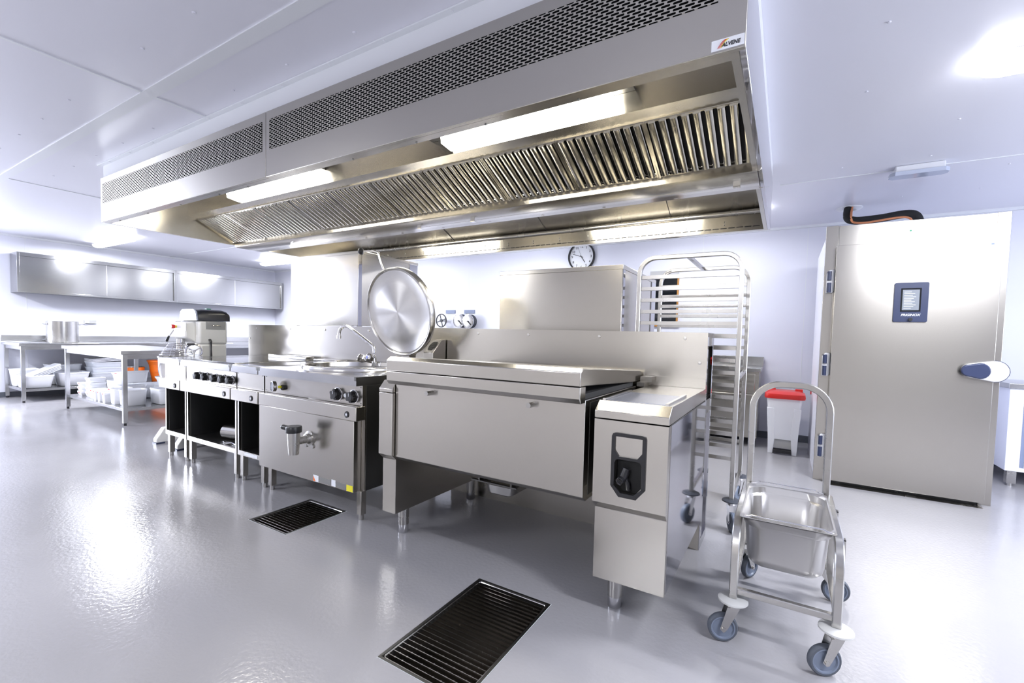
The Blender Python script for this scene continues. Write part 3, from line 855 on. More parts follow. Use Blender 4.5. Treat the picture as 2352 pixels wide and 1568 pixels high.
# water tap (swan neck) at the rear of the kettle
ft = MB()
fx, fy = -2.90, 2.50
ft.cyl((fx, fy, 0.921), (fx, fy, 1.0), 0.020)
ft.tube(soft([(fx, fy, 0.99), (fx, fy, 1.055), (fx - 0.012, fy - 0.005, 1.085), (fx - 0.05, fy - 0.015, 1.115), (fx - 0.24, fy - 0.05, 1.232), (fx - 0.275, fy - 0.055, 1.245), (fx - 0.315, fy - 0.06, 1.238), (fx - 0.343, fy - 0.065, 1.212), (fx - 0.35, fy - 0.07, 1.17), (fx - 0.35, fy - 0.07, 1.15)], 3), 0.0135, 14)
ft.cyl((fx - 0.35, fy - 0.07, 1.14), (fx - 0.35, fy - 0.07, 1.165), 0.018)
ft.cyl((fx, fy, 0.955), (fx - 0.075, fy - 0.05, 0.975), 0.014)
ft = ft.build('water_tap', 'chrome', uk)
MB().lathe([(0, 0), (0.022, 0), (0.034, 0.02), (0.036, 0.05), (0.026, 0.058), (0, 0.06)], (fx - 0.060, fy - 0.04, 0.975), (-0.8, -0.45, 0.35), 7).build('tap_handle', 'chrome', ft)
th = MB().lathe([(0, 0), (0.022, 0), (0.034, 0.02), (0.036, 0.04), (0.024, 0.048), (0, 0.05)], (fx - 0.005, fy - 0.015, 0.99), (-0.1, -0.95, 0.15), 7).build('tap_handle', 'chrome', ft)
MB().lathe([(0.013, 0.0), (0.013, 0.003), (0, 0.003)], (fx - 0.010, fy - 0.063, 0.998), (-0.1, -0.95, 0.15), 12).build('cold_mark', 'blue', ft)

# ------------------------------------------------------------------ service wall with splashback behind the line
sw = thing('splashback_unit', (-2.7, 2.78, 0), 'long steel splashback and service wall running behind the whole cooking line', 'splashback')
WX1 = -0.376
MB().box(-5.06, YW, 0.86, WX1, YW + 0.003, 1.247).box(-5.06, YW + 0.003, 1.243, WX1, 2.90, 1.247).box(-5.06, 2.897, 0.25, WX1, 2.90, 1.243).box(-5.06, YW + 0.003, 0.25, -5.057, 2.897, 1.243).build('splash_panel', 'steel', sw)
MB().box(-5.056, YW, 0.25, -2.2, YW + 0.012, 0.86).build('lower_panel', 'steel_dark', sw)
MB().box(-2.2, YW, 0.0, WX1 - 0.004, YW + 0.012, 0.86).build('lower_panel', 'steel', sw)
e = MB()
e.box(WX1 - 0.02, YW + 0.003, 0.0, WX1, YW + 0.035, 1.243).box(WX1 - 0.02, 2.865, 0.0, WX1, 2.897, 1.243).box(WX1 - 0.02, YW + 0.035, 1.17, WX1, 2.865, 1.243).box(WX1 - 0.02, YW + 0.035, 0.0, WX1, 2.865, 0.05)
e.box(WX1 - 0.02, YW + 0.035, 0.78, WX1, 2.865, 0.86)
e.build('end_frame', 'steel_mirror', sw, bevel=0.001)
MB().box(WX1 - 0.10, YW + 0.035, 0.86, WX1 - 0.09, 2.865, 1.17).box(WX1 - 0.09, YW + 0.036, 0.855, WX1 - 0.02, 2.864, 0.86).build('channel_back', 'steel_dark', sw)
MB().box(WX1 - 0.015, YW + 0.035, 0.05, WX1 - 0.010, 2.865, 0.78).build('end_cover', 'steel_mirror', sw)
rt_ = MB().prism([(2.70, 1.10), (2.73, 1.085), (2.72, 1.06), (2.70, 1.05)], 'X', WX1 - 0.03, WX1 - 0.012).build('red_tag', 'red', sw)
ss = MB()
for x in (-4.90, -4.30, -3.75, -3.15, -2.57, -1.97, -1.54, -1.02, -0.50):
    ss.lathe([(0.010, 0), (0.009, 0.004), (0, 0.005)], (x, YW, 1.212), (0, -1, 0), 12)
for x, z in ((-5.03, 1.10), (-0.415, 1.075), (-1.16, 1.0)):
    ss.lathe([(0.010, 0), (0.009, 0.004), (0, 0.005)], (x, YW, z), (0, -1, 0), 12)
ss.build('panel_screws', 'steel_bright', sw)

# ------------------------------------------------------------------ tilting bratt pan
pn = thing('tilting_pan', (-1.2, 2.2, 0), 'large rectangular stainless tilting bratt pan with closed lid between two side pillars', 'tilting pan')
hsL = MB().prism([(1.785, 0.165), (1.785, 0.478), (1.752, 0.510), (1.752, 0.862), (2.65, 0.862), (2.65, 0.165)], 'X', -1.988, -1.884).build('side_pillar', 'steel', pn, bevel=0.002)
MB().prism([(1.752, 0.866), (1.752, 0.885), (1.79, 0.93), (2.65, 0.93), (2.65, 0.866)], 'X', -1.988, -1.884).build('pillar_cap', 'steel', pn, bevel=0.002)
RX0, RX1 = -0.682, -0.376
PX1_ = -0.736
cx0, cx1, cz0, cz1 = -0.590, -0.476, 0.562, 0.705
MB().box(-1.8838, 1.79, 0.50, -1.8825, 2.64, 0.86).build('gap_sheet', 'steel_dark', pn)  # dark sheets imitate the shade in the gaps beside the pan
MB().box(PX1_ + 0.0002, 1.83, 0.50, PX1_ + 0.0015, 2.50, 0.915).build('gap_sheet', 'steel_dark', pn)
p = MB()
p.prism([(1.785, 0.165), (1.785, 0.478), (1.752, 0.510), (1.80, 0.510), (2.65, 0.510), (2.65, 0.165)], 'X', RX0, RX1)
p.build('side_pillar', 'steel', pn, bevel=0.002)
p = MB().prism([(cx0, cz0), (cx0 + 0.030, cz0), (cx0, cz0 + 0.036)], 'Y', 1.752, 1.80).prism([(cx1, cz0), (cx1 - 0.030, cz0), (cx1, cz0 + 0.036)], 'Y', 1.752, 1.80)
p.box(RX0, 1.752, 0.5102, cx0, 1.80, 0.862).box(cx1, 1.752, 0.5102, RX1, 1.80, 0.862).box(cx0, 1.752, 0.5102, cx1, 1.80, cz0).box(cx0, 1.752, cz1, cx1, 1.80, 0.862)
p.build('front_cover', 'steel', pn)
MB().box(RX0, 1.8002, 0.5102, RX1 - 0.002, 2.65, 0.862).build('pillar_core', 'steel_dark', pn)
MB().box(RX1 - 0.0018, 1.80, 0.172, RX1 + 0.0015, 2.652, 0.86).build('side_cover', 'steel_mirror', pn)
cap = MB().prism([(1.752, 0.867), (1.752, 0.898), (1.80, 0.935), (2.65, 0.930), (2.65, 0.867)], 'X', RX0, RX1 + 0.001).build('pillar_cap', 'steel', pn, bevel=0.0015)
scr = MB().box(-0.655, 1.825, 0.9345, -0.405, 2.16, 0.9365).build('touch_panel', 'panel_glass', pn)
MB().box(-0.668, 1.805, 0.934, -0.656, 2.18, 0.944).box(-0.404, 1.805, 0.934, -0.392, 2.18, 0.944).build('panel_guard', 'steel_bright', scr)
MB().box(RX0 + 0.02, YW - 0.012, 0.931, RX1, YW - 0.001, 0.985).build('rear_upstand', 'steel', pn)
# hose recess
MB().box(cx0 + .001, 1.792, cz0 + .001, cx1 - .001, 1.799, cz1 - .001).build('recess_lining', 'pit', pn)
fo = MB()
y0, y1_ = 1.745, 1.7515
fo.box(-0.602, y0, 0.594, -0.588, y1_, 0.80).box(-0.474, y0, 0.594, -0.459, y1_, 0.80)
fo.prism([(-0.602, 0.80), (-0.597, 0.811), (-0.585, 0.815), (-0.475, 0.815), (-0.464, 0.811), (-0.459, 0.80)], 'Y', y0, y1_)
fo.prism([(-0.588, 0.742), (-0.570, 0.718), (-0.493, 0.718), (-0.474, 0.742), (-0.474, 0.690), (-0.482, 0.703), (-0.494, 0.707), (-0.570, 0.707), (-0.582, 0.703), (-0.588, 0.690)], 'Y', y0, y1_)
fo.prism([(-0.602, 0.594), (-0.567, 0.551), (-0.494, 0.551), (-0.459, 0.594), (-0.474, 0.597), (-0.503, 0.568), (-0.560, 0.568), (-0.588, 0.597)], 'Y', y0, y1_)
fo = fo.build('recess_frame', 'black', pn)
gun = MB().lathe([(0, 0), (0.016, 0), (0.018, 0.03), (0.014, 0.055), (0, 0.055)], (-0.545, 1.775, 0.665), (-0.25, -0.25, -0.9), 14)
gun.lathe([(0, 0), (0.015, 0), (0.015, 0.03), (0.010, 0.036), (0, 0.036)], (-0.555, 1.770, 0.628), (-0.2, -0.9, -0.3), 14)
gun.tube([(-0.548, 1.775, 0.625), (-0.538, 1.778, 0.60), (-0.535, 1.78, 0.575)], 0.010, 10)
gun.build('hose_nozzle', 'black', pn)
MB().lathe([(0.011, 0.0), (0.015, 0.0), (0.015, 0.003), (0.011, 0.003)], (-0.562, 1.738, 0.617), (-0.2, -0.9, -0.3), 16).build('nozzle_ring', 'chrome', pn)
# pan body
PX0, PX1 = -1.880, -0.736
MB().prism([(1.775, 0.93), (1.775, 0.502), (1.812, 0.476), (2.52, 0.476), (2.52, 0.93)], 'X', PX0, PX1).build('pan_body', 'steel', pn, bevel=0.003)
MB().prism([(1.712, 0.990), (1.712, 0.940), (1.728, 0.918), (1.7745, 0.918), (1.7745, 0.990)], 'X', PX0 - 0.008, PX1).build('pan_lip', 'steel', pn, bevel=0.003)
MB().box(PX0 + 0.005, 1.78, 0.931, PX1 - 0.012, 2.50, 0.955).build('pan_seal', 'pit', pn)
pl = MB().prism([(1.712, 0.9935), (1.712, 1.052), (1.738, 1.069), (2.60, 1.015), (2.628, 1.000), (2.635, 0.975), (2.630, 0.957), (2.45, 0.957), (1.775, 0.992)], 'X', PX0 - 0.008, PX1 + 0.001)
pl.build('pan_lid', 'steel', pn, bevel=0.003)
MB().box(-0.725, 2.50, 0.931, -0.683, YW - 0.002, 0.955).box(-0.720, 2.55, 0.955, -0.655, 2.64, 0.985).build('lid_hinge', 'steel', pn)
for x in (-1.617, -0.998):
    MB().cyl((x, 1.7752, 0.886), (x, 1.735, 0.886), 0.0125, 16).build('lid_grip', 'steel_tube', pn)
MB().box(-1.575, 2.08, 0.345, -1.26, 2.10, 0.352).box(-1.52, 2.08, 0.352, -1.51, 2.12, 0.475).box(-1.30, 2.08, 0.352, -1.29, 2.12, 0.475).box(-1.52, 2.10, 0.340, -1.50, 2.45, 0.352).box(-1.30, 2.10, 0.340, -1.28, 2.45, 0.352).build('tray_guide', 'steel_dark', pn)
tr = MB().loft([MB().rrect(-1.40, 2.27, 0.14, 0.28, 0.03, 0.272), MB().rrect(-1.40, 2.27, 0.17, 0.31, 0.035, 0.282), MB().rrect(-1.40, 2.27, 0.185, 0.33, 0.035, 0.330), MB().rrect(-1.40, 2.27, 0.215, 0.36, 0.03, 0.338)])
tag(tr.build('drip_tray', 'steel_bright'), 'small shiny steel drip tray hanging under the tilting pan', 'tray')
for x, y in ((-1.955, 1.92), (-0.614, 1.892), (-1.955, 2.585), (-0.614, 2.585)):
    l = MB().cyl((x, y, 0.05), (x, y, 0.166), 0.032, 24).build('leg', 'steel_tube', pn)
    MB().lathe([(0, 0), (0.029, 0), (0.031, 0.003), (0.031, 0.056), (0, 0.056)], (x, y, 0), (0, 0, 1), 24).build('foot', 'chrome', l)

# ------------------------------------------------------------------ tray trolley (gastronorm tub trolley)
tro = thing('gastronorm_trolley', (0.03, 2.2, 0), 'low stainless trolley on four grey wheels with tall looped handle, holding a steel tub', 'trolley')
W_ = 0.03
TXL, TXR, TYF, TYH = -0.135, 0.205, 1.945, 2.47
for x in (TXL, TXR):
    pts = [(x, TYF - 0.005, 0.185), (x, TYF - 0.010, 0.40)] + [(x, TYF + 0.055 - 0.065 * math.cos(a), 0.40 + 0.065 * math.sin(a)) for a in [PI / 10 * k for k in range(1, 5)]] + [(x, TYF + 0.075, 0.470), (x, TYH - 0.02, 0.487)]
    pts = [(x, TYF - 0.03, 0.185), (x, TYF - 0.035, 0.33), (x, TYF - 0.028, 0.385), (x, TYF - 0.010, 0.43), (x, TYF + 0.015, 0.458), (x, TYF + 0.05, 0.472), (x, TYH - 0.015, 0.487)]
    MB().sq(pts, W_, W_, upv=(1, 0, 0)).build('side_frame', 'steel_tube', tro)
    MB().sq([(x, TYF - 0.028, 0.225), (x, TYH, 0.225)], 0.022, 0.022, upv=(1, 0, 0)).build('lower_rail', 'steel_tube', tro)
    MB().box(x - 0.011, TYF + 0.28, 0.236, x + 0.011, TYF + 0.30, 0.47).build('side_brace', 'steel_tube', tro)
MB().sq([(TXL + 0.015, TYF - 0.02, 0.209), (TXR - 0.015, TYF - 0.02, 0.209)], 0.025, 0.025).build('front_bar', 'steel_tube', tro)
MB().sq([(TXL + 0.015, TYH, 0.209), (TXR - 0.015, TYH, 0.209)], 0.025, 0.025).build('rear_bar', 'steel_tube', tro)
hp = [(TXL + 0.01, TYH, 0.19), (TXL + 0.01, TYH, 0.88)] + arc((TXL + 0.13, TYH, 0.88), 0.12, PI, PI / 2, 8)[1:] + arc((TXR - 0.13, TYH, 0.88), 0.12, PI / 2, 0, 8) + [(TXR - 0.01, TYH, 0.19)]
MB().sq(hp, W_, W_, upv=(0, 1, 0)).build('handle_loop', 'steel_tube', tro)
def caster(parent, x, y, ztop, ang, rw=0.0575, w=0.026, disc='grey_plastic', rd=0.056, tyre='tyre', hub='wheel_grey', fork='steel_tube', zd=0.178, off=0.035):
    ca_, sa_ = math.cos(ang), math.sin(ang)         # direction the wheel trails
    cx, cy = x + off * ca_, y + off * sa_
    ax = Vector((-sa_, ca_, 0))
    c = MB()
    c.lathe([(0, 0), (0.024, 0), (0.024, 0.014), (0, 0.014)], (x, y, zd - 0.03), (0, 0, 1), 20)
    for sgn in (-1, 1):
        o1 = ax * (sgn * (w / 2 + 0.005)); o2 = ax * (sgn * (w / 2 + 0.0075))
        d_ = Vector((ca_, sa_, 0))
        P = [Vector((x, y, zd - 0.030)) - d_ * 0.022, Vector((x, y, zd - 0.030)) + d_ * 0.024, Vector((cx, cy, rw)) + d_ * 0.014, Vector((cx, cy, rw - 0.014)), Vector((cx, cy, rw)) - d_ * 0.014]
        A = [c.bm.verts.new(p + o1) for p in P]; B = [c.bm.verts.new(p + o2) for p in P]
        c.face(A); c.face(B[::-1])
        for i in range(5): c.face([A[i], A[(i + 1) % 5], B[(i + 1) % 5], B[i]])
    c.box(x - 0.022, y - w / 2 - 0.006, zd - 0.034, x + 0.022, y + w / 2 + 0.006, zd - 0.029, rot=ang)
    c.cyl(Vector((cx, cy, rw)) - ax * (w / 2 + 0.013), Vector((cx, cy, rw)) + ax * (w / 2 + 0.013), 0.008, 12)
    bmesh.ops.recalc_face_normals(c.bm, faces=c.bm.faces[:])
    cst = c.build('caster', fork, parent)
    MB().lathe([(rw * 0.80, -w / 2), (rw * 0.92, -w / 2), (rw, -w / 2 + 0.007), (rw, w / 2 - 0.007), (rw * 0.92, w / 2), (rw * 0.80, w / 2)], (cx, cy, rw), ax, 36).build('tyre', tyre, cst)
    MB().lathe([(0, -w / 2 + 0.004), (rw * 0.66, -w / 2 + 0.006), (rw * 0.72, -w / 2), (rw * 0.80, -w / 2), (rw * 0.80, w / 2), (rw * 0.72, w / 2), (rw * 0.66, w / 2 - 0.006), (0, w / 2 - 0.004)], (cx, cy, rw), ax, 32).build('hub', hub, cst)
    MB().lathe([(0, -0.006), (rd * 0.7, -0.008), (rd, -0.002), (rd * 0.99, 0.004), (rd * 0.8, 0.010), (0, 0.012)], (x, y, zd - 0.006), (0, 0, 1), 32).build('bumper_disc', disc, cst)
    return cst
caster(tro, TXL, TYF - 0.03, 0, math.radians(200)); caster(tro, TXR, TYF - 0.03, 0, math.radians(205))
caster(tro, TXL + 0.01, TYH, 0, math.radians(60)); caster(tro, TXR - 0.01, TYH, 0, math.radians(8), off=0.06)
for x, y, z0, z1 in ((TXR + 0.040, TYH + 0.12, 0.16, 0.395), (TXR + 0.066, TYH + 0.03, 0.05, 0.296)):
    g_ = MB().box(x - 0.004, y - 0.014, z0, x + 0.014, y + 0.014, z1 - 0.006).box(x - 0.035, y - 0.010, z1 - 0.06, x - 0.004, y + 0.010, z1 - 0.035)
    g_ = g_.build('side_channel', 'steel_tube', tro)
    MB().box(x - 0.004, y - 0.014, z1 - 0.006, x + 0.014, y + 0.014, z1).build('end_plug', 'black', g_)
# the steel tub in it
tb = thing('steel_tub', (0.035, 2.21, 0.29), 'deep shiny stainless gastronorm tub hanging in the trolley frame', 'tub')
q = MB()
cx_, cy_ = 0.035, 2.19
zt = 0.503
w_, d_ = 0.325, 0.50
def tr_(e, r, z): return q.rrect(cx_, cy_, w_ + e, d_ + e * 1.15, r, z, seg=9)
R_ = [tr_(-0.125, 0.04, 0.296), tr_(-0.085, 0.055, 0.300), tr_(-0.062, 0.068, 0.312), tr_(-0.052, 0.075, 0.335), tr_(-0.034, 0.075, 0.462), tr_(-0.024, 0.070, 0.468), tr_(-0.022, 0.070, zt - 0.006), tr_(-0.010, 0.05, zt), tr_(0, 0.014, zt),
      tr_(-0.002, 0.014, zt - 0.002), tr_(-0.016, 0.06, zt - 0.008), tr_(-0.026, 0.068, 0.466), tr_(-0.038, 0.074, 0.459), tr_(-0.056, 0.074, 0.336), tr_(-0.066, 0.067, 0.315), tr_(-0.088, 0.054, 0.303), tr_(-0.126, 0.04, 0.299)]
q.loft([r for r in R_[:9]], cap0=True, cap1=False)
q.loft([r for r in R_[9:]], cap0=False, cap1=True)
q.build('tub_body', 'steel_satin', tb, smooth=50)
for y, s_ in ((cy_ - d_ / 2 + 0.004, -1), (cy_ + d_ / 2 - 0.004, 1)):
    MB().tube([(cx_ - 0.15, y, zt + 0.004), (cx_ - 0.128, y, zt + 0.008), (cx_ - 0.118, y + s_ * 0.004, zt + 0.014), (cx_ + 0.118, y + s_ * 0.004, zt + 0.014), (cx_ + 0.128, y, zt + 0.008), (cx_ + 0.15, y, zt + 0.004)], 0.0028, 8).build('bail_handle', 'chrome', tb)

# ------------------------------------------------------------------ tall tray rack
rk = thing('tray_rack', (-0.57, 3.36, 0), 'tall stainless tray rack on casters behind the end of the cooking line', 'tray rack')
RXL, RXR, RYF, RYR, RZT = -0.895, -0.252, 3.06, 3.66, 1.765
for y in (RYF, RYR):
    zt_ = RZT if y == RYF else RZT
    pts = [(RXL, y, 0.20), (RXL, y, zt_ - 0.12)] + arc((RXL + 0.11, y, zt_ - 0.12), 0.11, PI, PI / 2, 8)[1:] + arc((RXR - 0.11, y, zt_ - 0.12), 0.11, PI / 2, 0, 8) + [(RXR, y, 0.20)]
    MB().sq(pts, 0.028, 0.028, upv=(0, 1, 0)).build('end_frame', 'steel_tube', rk)
    for k in range(16):
        z = 1.625 - k * 0.078
        yy = y + (0.016 if y == RYF else -0.016)
        MB().box(RXL + 0.013, min(y, yy) , z - 0.011, RXR - 0.013, min(y, yy) + 0.004, z + 0.013).box(RXL + 0.013, min(y, yy) + 0.004, z - 0.011, RXR - 0.013, max(y, yy) + 0.012, z - 0.008).build('tray_rail', 'steel_tube', rk)
MB().sq([(-0.575, RYF, RZT - 0.012), (-0.575, RYR, RZT - 0.012)], 0.026, 0.026).build('top_bar', 'steel_tube', rk)
for x in (RXL, RXR):
    MB().sq([(x, RYF + 0.014, 0.225), (x, RYR - 0.014, 0.225)], 0.026).build('bottom_bar', 'steel_tube', rk)
MB().sq([(RXR, RYF + 0.014, 0.965), (RXR, RYR - 0.014, 0.985)], 0.022).build('tray_stop', 'steel_tube', rk)
MB().tube([(RXL + 0.02, RYR - 0.02, 1.70), (RXL + 0.05, RYR - 0.05, 1.73), (RXL + 0.10, RYR - 0.08, 1.74)], 0.004, 8).build('stop_wire', 'chrome', rk)
for x in (RXL, RXR):
    for y in (RYF, RYR):
        caster(rk, x, y, 0, math.radians(-65 if y == RYF else 250), rw=0.062, w=0.03, disc='rubber', rd=0.056, tyre='wheel_grey', hub='wheel_grey', fork='chrome', zd=0.196, off=0.03)

# ------------------------------------------------------------------ ovens standing behind the line
def oven(x0, x1, y0, y1, z0, z1, label, tall=False):
    t = thing('combi_oven', ((x0 + x1) / 2, (y0 + y1) / 2, 0), label, 'oven')
    MB().box(x0, y0, z0, x1, y1, z1).build('casing', 'steel', t, bevel=0.004)
    MB().box(x0 - 0.004, y0 - 0.004, z1 - 0.03, x1 + 0.004, y1 + 0.004, z1 + 0.003).build('top_cap', 'steel', t, bevel=0.003)
    for a, b in ((y0, y0 + 0.04), (y1 - 0.14, y1 - 0.01)):
        MB().box(x1, a, z0, x1 + 0.006, b, z1 - 0.03).build('side_trim', 'steel_mirror', t)
    for x in (x0 + 0.04, x1 - 0.04):
        for y in (y0 + 0.05, y1 - 0.05):
            MB().box(x - 0.02, y - 0.02, 0.0, x + 0.02, y + 0.02, z0).build('leg', 'steel_tube', t)
    if not tall:
        MB().box(x0 + 0.02, y0 + 0.03, 0.25, x1 - 0.02, y1 - 0.03, 0.28).build('stand_shelf', 'steel', t)
    return t
o1 = oven(-5.007, -3.846, 3.10, 3.95, 1.262, 2.035, 'upper steel oven box behind the kettle, under the hood at its far end')
MB().box(-4.02, 3.5, 2.038, -3.90, 3.6, 2.06).build('vent_cap', 'steel_dark', o1)
o2 = oven(-2.084, -1.030, 3.10, 4.02, 0.20, 1.728, 'tall plain-backed steel oven below the wall clock, behind the tilting pan', True)
MB().lathe([(0, 0), (0.022, 0), (0.022, 0.05), (0.026, 0.05), (0.026, 0.06), (0, 0.062)], (-1.37, 3.55, 1.731), (0, 0, 1), 18).build('flue', 'steel_bright', o2)

# ------------------------------------------------------------------ blast chiller
ch = thing('blast_chiller', (0.84, 5.2, 0), 'tall stainless blast chiller with large door and dark control panel', 'blast chiller')
CX0, CX1, CY = 0.266, 1.410, 4.65
fr = MB().box(CX0, CY, 0.0, CX0 + 0.09, CY + 0.05, 2.218).box(CX1 - 0.075, CY, 0.0, CX1, CY + 0.05, 2.218).box(CX0 + 0.09, CY, 2.02, CX1 - 0.075, CY + 0.05, 2.214)
fr.build('front_frame', 'steel', ch, bevel=0.002)
MB().box(CX0 + 0.094, CY - 0.001, 2.045, CX0 + 0.096, CY, 2.214).box(CX1 - 0.125, CY - 0.001, 2.045, CX1 - 0.123, CY, 2.214).build('frame_joints', 'steel_dark', ch)
MB().box(CX0 + 0.01, CY + 0.05, 0.0, CX1 - 0.01, 5.95, 2.15).build('cabinet_body', 'white_wall', ch)
MB().box(CX0 + 0.10, CY - 0.02, 0.004, CX1 - 0.085, CY - 0.0005, 2.018).build('door_gasket', 'black', ch)
dr = MB().box(0.343, CY - 0.075, 0.03, 1.353, CY - 0.02, 2.035).build('door', 'steel', ch, bevel=0.003)
yd = CY - 0.075
pnl = MB().prism([(0.748, 1.392), (0.945, 1.392), (0.953, 1.400), (0.953, 1.697), (0.945, 1.705), (0.748, 1.705), (0.740, 1.697), (0.740, 1.400)], 'Y', yd - 0.012, yd).build('control_panel', 'navy', dr, bevel=0.002)
MB().box(0.783, yd - 0.0135, 1.475, 0.908, yd - 0.012, 1.66).build('screen_bezel', 'glass_dark', pnl)
MB().box(0.793, yd - 0.015, 1.487, 0.897, yd - 0.0135, 1.648).build('screen', 'screen', pnl)
sl_ = MB()
for k in range(11):
    sl_.box(0.803, yd - 0.0158, 1.50 + k * 0.0128, 0.803 + 0.045 + 0.035 * ((k * 7) % 5) / 5, yd - 0.015, 1.5035 + k * 0.0128)
sl_.build('screen_lines', 'sticker', pnl)
text('maker_lettering', 'FRIGINOX', 0.026, 'sticker', pnl, (0.847, yd - 0.0130, 1.448), (PI / 2, 0, 0), sx=0.98, shear=0.3, ext=0.0008)
MB().cyl((0.848, yd - 0.012, 1.412), (0.848, yd - 0.032, 1.412), 0.013).build('knob', 'black', pnl)
MB().lathe([(0, 0), (0.008, 0), (0.008, 0.003), (0, 0.004)], (0.834, CY, 2.13), (0, -1, 0), 14).build('status_light', 'green', ch)
MB().box(1.275, yd - 0.001, 1.962, 1.318, yd, 1.984).build('name_plate', 'sticker', dr)
MB().prism([(1.285 + 0.022 * 0 + 0.012 + 0.010 * math.cos(a), 1.973 + 0.007 * math.sin(a)) for a in [PI / 6 * k for k in range(12)]], 'Y', yd - 0.002, yd - 0.001).build('name_plate_mark', 'slate', dr)
# handle
def capsule(mb, x0, x1, zc, r0, r1, y0, y1_):
    pts = [(x1 - r1 + r1 * math.cos(a), zc + r1 * math.sin(a)) for a in [-PI / 2 + PI * k / 10 for k in range(11)]] + [(x0 + r0 + r0 * math.cos(a), zc + r0 * math.sin(a)) for a in [PI / 2 + PI * k / 10 for k in range(11)]]
    mb.prism(pts, 'Y', y0, y1_)
    return mb
hb = capsule(MB(), 1.175, 1.428, 1.030, 0.055, 0.078, yd - 0.03, yd - 0.001).build('handle', 'white_plastic', dr, bevel=0.006)
capsule(MB(), 1.28, 1.436, 1.030, 0.02, 0.082, yd - 0.012, yd + 0.004).build('handle_base', 'navy', hb)
capsule(MB(), 1.158, 1.325, 1.030, 0.045, 0.06, yd - 0.05, yd - 0.03).build('handle_lever', 'navy', hb, bevel=0.008)
for z in (1.74, 1.025, 0.315):
    hg = MB().prism([(0.285, z - 0.10), (0.330, z - 0.10), (0.342, z - 0.085), (0.342, z + 0.10), (0.305, z + 0.10), (0.285, z + 0.07)], 'Y', CY - 0.03, CY - 0.0005).build('hinge', 'white_plastic', ch, bevel=0.004)
    MB().cyl((0.303, CY - 0.035, z + 0.01), (0.303, CY - 0.035, z + 0.085), 0.016).cyl((0.303, CY - 0.035, z - 0.095), (0.303, CY - 0.035, z - 0.012), 0.016).build('hinge_pin', 'navy', hg)
MB().prism([(CY - 0.11, 0.0), (CY - 0.09, 0.003), (CY - 0.0005, 0.003), (CY - 0.0005, 0.0)], 'X', 0.37, 1.34).build('threshold_plate', 'steel_tube', ch)
# refrigerant pipe and its ceiling collar
pi2 = thing('insulated_pipe', (0.7, 5.5, 2.2), 'black insulated refrigerant pipe curving over the top of the blast chiller', 'pipe')
pth = soft([(0.500, 5.62, 2.611), (0.490, 5.57, 2.53), (0.500, 5.56, 2.475), (0.56, 5.55, 2.450), (0.65, 5.55, 2.448), (0.78, 5.55, 2.455), (0.88, 5.55, 2.468), (0.965, 5.55, 2.472), (1.02, 5.55, 2.455), (1.05, 5.55, 2.40), (1.055, 5.55, 2.30), (1.055, 5.55, 2.152)], 4)
MB().tube(pth, 0.038, 14).build('foam_sleeve', 'foam', pi2)
MB().tube(soft([(0.53, 5.60, 2.611), (0.515, 5.50, 2.50), (0.53, 5.50, 2.43), (0.62, 5.47, 2.405), (0.74, 5.45, 2.41), (0.87, 5.46, 2.425), (0.95, 5.47, 2.42), (0.985, 5.47, 2.37), (0.985, 5.47, 2.152)], 4), 0.010, 8).build('copper_line', 'copper', pi2)
MB().lathe([(0.0, -0.002), (0.055, -0.002), (0.06, -0.02), (0.10, -0.014), (0.115, -0.004), (0.115, 0), (0, 0)], (0.512, 5.68, ZC), (0, 0, 1), 32).build('ceiling_collar', 'white_plastic', pi2)

# ------------------------------------------------------------------ counter cupboard at the right edge
rc = thing('counter_cupboard', (2.5, 5.8, 0), 'white-lit stainless counter cupboard with sliding door right of the blast chiller', 'cupboard')
MB().box(1.700, 5.41, 0.858, 3.30, 6.12, 0.903).build('worktop', 'steel_top', rc, bevel=0.004)
MB().box(1.715, 5.43, 0.135, 3.28, 6.10, 0.858).build('body', 'white_wall', rc, bevel=0.003)
dd = MB().box(1.83, 5.418, 0.175, 2.53, 5.43, 0.80).build('door', 'white_wall', rc, bevel=0.002)
MB().box(1.805, 5.425, 0.175, 1.828, 5.4295, 0.80).build('door_recess', 'slate', rc)
MB().box(2.535, 5.418, 0.175, 3.24, 5.43, 0.80).build('door', 'white_wall', rc, bevel=0.002)
for x in (1.765, 3.22):
    for y in (5.47, 6.05):
        l = MB().box(x - 0.03, y - 0.03, 0.025, x + 0.03, y + 0.03, 0.135).build('leg', 'steel_tube', rc)
        MB().cyl((x, y, 0), (x, y, 0.025), 0.018).build('foot', 'steel_tube', l)

# ------------------------------------------------------------------ pedal bin
bn = thing('pedal_bin', (0.02, 5.6, 0), 'white plastic pedal bin with bright red lid by the back wall', 'bin')
b_ = MB()
b_.loft([b_.rrect(0.02, 5.60, 0.235, 0.26, 0.02, 0.16), b_.rrect(0.02, 5.61, 0.335, 0.34, 0.03, 0.61)])
for sx in (-1, 1):
    b_.loft([[(0.02 + sx * 0.088, 5.47, 0), (0.02 + sx * 0.135, 5.47, 0), (0.02 + sx * 0.135, 5.72, 0), (0.02 + sx * 0.088, 5.72, 0)], [(0.02 + sx * 0.075, 5.462, 0.20), (0.02 + sx * 0.142, 5.462, 0.20), (0.02 + sx * 0.142, 5.74, 0.20), (0.02 + sx * 0.075, 5.74, 0.20)], [(0.02 + sx * 0.09, 5.444, 0.50), (0.02 + sx * 0.16, 5.444, 0.50), (0.02 + sx * 0.16, 5.76, 0.50), (0.02 + sx * 0.09, 5.76, 0.50)]])
b_.build('bin_body', 'white_plastic', bn, bevel=0.004)
q = MB()
